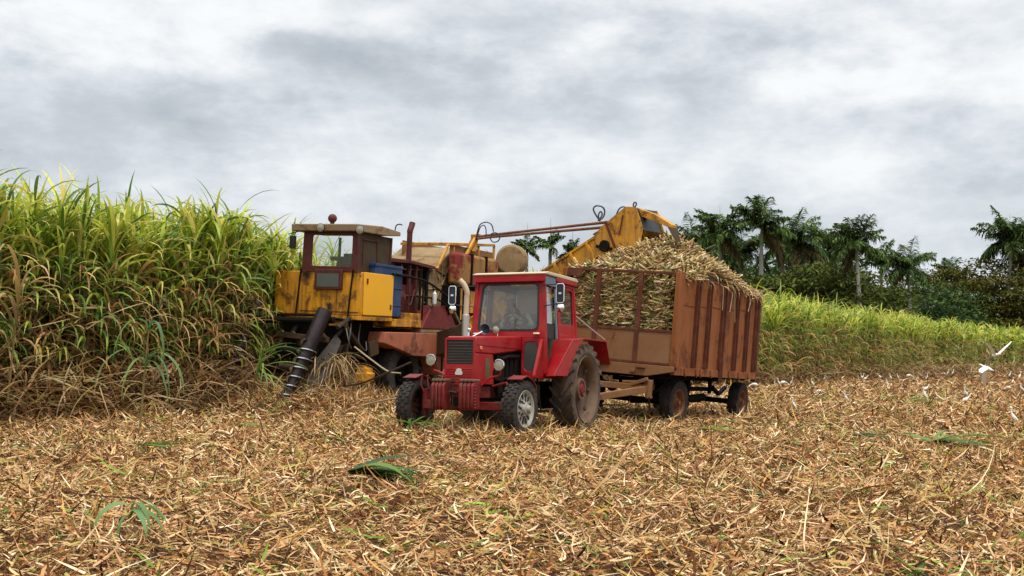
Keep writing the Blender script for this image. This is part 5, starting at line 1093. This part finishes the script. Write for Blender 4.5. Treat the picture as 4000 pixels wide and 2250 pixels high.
# ------------------------------------------------------------------ palms and trees
BARK_W = plain('palm_trunk', (.27,.25,.22), .85, 0, .35, 3); SHAFT = plain('crownshaft', (.12,.17,.05), .5, 0, .2); BARK = plain('tree_bark', (.10,.08,.06), .9, 0, .4, 4)
PG = [(.075,.13,.032),(.05,.09,.028),(.14,.20,.05),(.035,.06,.025)]
def palm(name, h, cr_, nf, label, group='royal palms behind the cane', up=.35, dead=2, seed=0):
    r_ = np.random.default_rng(seed); root = empty(name); tag(root, label, 'palm tree', group)
    lx, ly = r_.normal(0,.25,2)
    m = MB(); m.tube([(lx*t_*t_, ly*t_*t_, h*.86*t_) for t_ in np.linspace(0,1,9)], [.30,.26,.25,.27,.29,.27,.24,.21,.18], 12); m.build('trunk', BARK_W, root)
    m = MB(); m.tube([(lx,ly,h*.86),(lx,ly,h*.91),(lx,ly,h*.98)], [.19,.21,.10], 10); m.build('crownshaft', SHAFT, root)
    m = MB(); m.tube([(lx,ly,h*.97),(lx+.05,ly,h+2.6)], [.06,.008], 5); m.build('spear', SHAFT, root)
    V_, F_, C_ = [], [], []; parts_ = []
    for k in range(nf):
        az = 2*math.pi*k/nf*2.4+r_.uniform(-.25,.25); e0 = r_.uniform(.15,1.45) if k > dead else r_.uniform(-.6,0); L_ = cr_*r_.uniform(.85,1.12); dr_ = r_.uniform(1.0,2.0)
        if r_.random() < up: dr_ *= .55
        ns = 16; P_ = [np.array([lx,ly,h*.97])]; dirs = []
        for i in range(ns):
            e_ = e0-dr_*((i+.5)/ns)**1.3; d_ = np.array([math.cos(e_)*math.cos(az), math.cos(e_)*math.sin(az), math.sin(e_)]); dirs.append(d_); P_.append(P_[-1]+d_*L_/ns)
        P_ = np.array(P_); dirs = np.array(dirs+[dirs[-1]])
        # leaflets from both sides of the rachis, drooping
        t_ = np.linspace(.12,1,46); idx = t_*ns; i0 = np.minimum(idx.astype(int), ns-1); fr = (idx-i0)[:,None]
        base = P_[i0]*(1-fr)+P_[i0+1]*fr; dd = dirs[i0]; n_ = len(t_)
        for s in (-1,1):
            sdv = np.array([-math.sin(az), math.cos(az), 0])*s
            ld = dd*.55+sdv+r_.normal(0,.18,(n_,3)); a_ = np.arctan2(ld[:,1], ld[:,0]); e_ = np.arctan2(ld[:,2], np.hypot(ld[:,0], ld[:,1]))
            ln = cr_*.30*(np.sin(np.pi*(t_*.82+.12))+.15)*r_.uniform(.8,1.15,n_); c_ = np.array(PG)[r_.integers(0,4,n_)] if k > dead else np.full((n_,3),.0)+np.array([.10,.08,.035])
            parts_.append(ribbons(base, a_, e_+r_.uniform(-.1,.35,n_), r_.uniform(.6,1.7,n_), ln, np.full(n_,.17), 3, np.full(n_,.2), r_.normal(0,.5,n_), c_, c_*1.15, 0., 1.))
        parts_.append(ribbons(P_[:1], np.array([az]), np.array([e0]), np.array([dr_]), np.array([L_]), np.array([.09]), 12, np.array([0.]), np.array([0.]), np.array([[.07,.10,.03]]), np.array([[.07,.10,.03]]), 0., 1.3, 1.))
    mesh_np('crown', parts_, MAT_TREE, root); return root
kinds = [('royal_palm', 12., 3.8, 24, .5, 1, 1), ('royal_palm', 12., 3.6, 20, .95, 1, 2), ('royal_palm', 12., 4.2, 28, .3, 2, 3)]
pp = [palm(k_[0], k_[1], k_[2], k_[3], 'palm', up=k_[4], dead=k_[5], seed=k_[6]) for k_ in kinds]
pp.append(palm('young_palm', 12., 2.0, 11, 'palm', up=1., dead=0, seed=9)); usedp = [False]*4
PL = [(2818,868,98,0,-2,'palm with a pale trunk just right of the cane heap'),(2972,838,96,1,0,'tallest palm, fronds thrown upright against the sky'),(3118,905,100,2,0,'bushy palm third from the cane heap, brown hanging fronds'),
 (2700,925,108,2,0,'low palm crown showing above the cane heap'),(3366,905,84,0,4,'palm with a white lower trunk standing clear of the dark trees'),(3560,1000,104,2,0,'wide low palm between the two spreading trees'),
 (3925,900,140,2,-1,'large dark palm at the right edge of the picture'),(4040,930,146,0,0,'palm crown cut off by the right edge'),(3245,930,118,0,0,'small palm crown behind the row, left of the white-trunked palm'),(3715,1035,155,1,0,'small distant palm left of the large dark one'),
 (2895,945,112,2,0,'palm half hidden between the pale-trunked and the tallest palm'),(3050,930,110,0,0,'palm half hidden just right of the tallest one'),(3445,985,112,1,0,'palm crown behind the wide low palm'),
 (2062,965,135,3,0,'leftmost small palm between harvester drum and elevator'),(2150,950,130,3,0,'middle small palm between harvester drum and elevator'),(2230,985,128,3,0,'small palm touching the loading elevator'),
 (1640,1010,150,3,0,'tiny palm top behind the harvester exhaust'),(1722,1012,150,3,0,'tiny bluish palm top left of the harvester hopper')]
for px, py, Y, k_, lean, lb in PL:
    o = pp[k_] if not usedp[k_] else copy_tree(pp[k_]); usedp[k_] = True
    v = at(px, py+(45 if k_ < 3 else 0), Y); top = v.z; sc = max(.7, min(1.5, top/12.6))*(.86 if k_ < 3 else 1); vz = top-12.0*sc
    o.location = (v.x, v.y, min(0, vz)); o.scale = (sc, sc, (top/12.0) if vz > 0 else sc); o.rotation_euler = (0, R(lean), R(random.uniform(0,360)))
    tag(o, lb, 'palm tree', 'royal palms behind the cane')
def tree(name, w_, h, layers, cols, seed, label, nleaf=9000, ls=.30, zlo=.35, flat=True):
    layers = int(layers*1.6); nleaf = int(nleaf*1.7)
    r_ = np.random.default_rng(seed); root = empty(name); tag(root, label, 'tree')
    m = MB(); m.tube([(0,0,0),(.1,0,h*.25),(.0,.1,h*.45)], [.32,.26,.2], 10); m.build('trunk', BARK, root)
    cl = []; m = MB()
    for k in range(layers):
        a = r_.uniform(0,6.28); q = r_.random()**.6; rr_ = q*w_*.46; zc = h*(zlo+(1-zlo)*r_.uniform(.0,1)*(1-.35*q*q)); p_ = (rr_*math.cos(a), rr_*math.sin(a), zc)
        cl.append((p_, w_*r_.uniform(.10,.19), h*r_.uniform(.035,.07) if flat else w_*.09))
        if k < 26: m.tube(bez([(0,0,h*.4),(p_[0]*.4, p_[1]*.4, h*.4+(zc-h*.4)*.7), p_],4), [.13]+[.09]*3+[.06]*3+[.03]*2, 6)
    m.build('branches', BARK, root)
    per = nleaf//layers; ps = []
    for p_, rw, rh in cl:
        u = r_.normal(0,1,(per,3)); u /= np.linalg.norm(u,axis=1)[:,None]; u *= (r_.random((per,1))**.45); P_ = np.array(p_)+u*np.array([rw,rw,rh])
        c_ = np.array(cols)[r_.integers(0,len(cols),per)]*r_.uniform(.75,1.25,(per,1))*r_.uniform(.8,1.2)
        ps.append(ribbons(P_, r_.uniform(0,6.28,per), r_.normal(.1,.5,per), r_.uniform(0,1.,per), r_.uniform(ls*.8,ls*1.8,per), r_.uniform(ls*.45,ls*.95,per), 2, r_.uniform(-.8,.8,per), np.zeros(per), c_, c_, 0., 1.))
    mesh_np('crown', ps, MAT_TREE, root); return root
OL = [(.055,.08,.016),(.075,.095,.018),(.04,.055,.015),(.10,.11,.02)]
OB = [(.085,.08,.014),(.11,.095,.016),(.055,.045,.012),(.07,.09,.016)]
GR = [(.045,.085,.025),(.065,.11,.028),(.03,.06,.024),(.09,.14,.035)]
def place(o, px, pyt, Y, rz=0, sx=1.):
    v = at(px, pyt, Y); o.location = (v.x, v.y, 0); o.rotation_euler = (0,0,R(rz)); return v
t1 = tree('spreading_tree', 17, 9.2, 80, OL, 4, 'dark flat-topped spreading tree left of the white-trunked palm', 15000); place(t1, 3150, 1020, 92)
t2 = tree('spreading_tree', 27, 14.8, 120, OB, 5, 'olive-brown spreading tree with bare branches at the right edge', 26000, .42, zlo=.15); place(t2, 3860, 1040, 142)
t3 = tree('spreading_tree', 10, 6.6, 36, OL, 6, 'lower dark tree between the white-trunked palm and the wide palm', 7000, zlo=.2); place(t3, 3440, 1090, 98)
t7 = tree('spreading_tree', 10, 7.2, 36, OL, 16, 'dark spreading tree half hidden behind the trailer heap', 7000, zlo=.2); place(t7, 2900, 1060, 90)
t4 = tree('broadleaf_tree', 15, 15.5, 50, GR, 7, 'tall dark green tree behind the cane heap', 9000, .4, .2, False); place(t4, 2760, 950, 125)
t5 = tree('broadleaf_tree', 20, 14.5, 60, GR, 8, 'dark broad tree filling the gap behind the tallest palm', 10000, .4, .15, False); place(t5, 3010, 980, 128)
t6 = tree('broadleaf_tree', 16, 10.5, 50, GR, 9, 'dense dark tree behind the wide low palm', 8000, .4, .1, False); place(t6, 3560, 1080, 118)
t8 = tree('broadleaf_tree', 17, 13.8, 50, GR, 10, 'dark round tree behind the bushy third palm', 9000, .4, .15, False); place(t8, 3220, 1000, 130)
t9 = tree('broadleaf_tree', 13, 11., 40, [(.06,.11,.03),(.04,.075,.025)], 12, 'green tree seen past the loading elevator', 7000, .45, .1, False); place(t9, 2290, 1000, 140)
t0 = tree('broadleaf_tree', 10, 9.5, 40, GR, 13, 'dark tree between the harvester drum and the elevator palms', 6000, .45, .1, False); place(t0, 2110, 1020, 145)
n = 26000; x = U(-60, 230, n); y = 150+x*.25+U(0, 26, n); zt = (6.6+1.8*np.sin(x*.13)+1.1*np.sin(x*.31+1))*rng.random(n)**.7
ch = pal(GR, n)
o = mesh_np('treeline', [ribbons(np.stack([x,y,zt],-1), U(0,6.28,n), rng.normal(.1,.5,n), U(0,1,n), U(.7,1.6,n), U(.4,.8,n), 2, U(-.8,.8,n), np.zeros(n), ch, ch, 0., 1.)], MAT_TREE); tag(o, 'low dark belt of far-off bushes beyond the cane', 'bushes', kind='stuff')
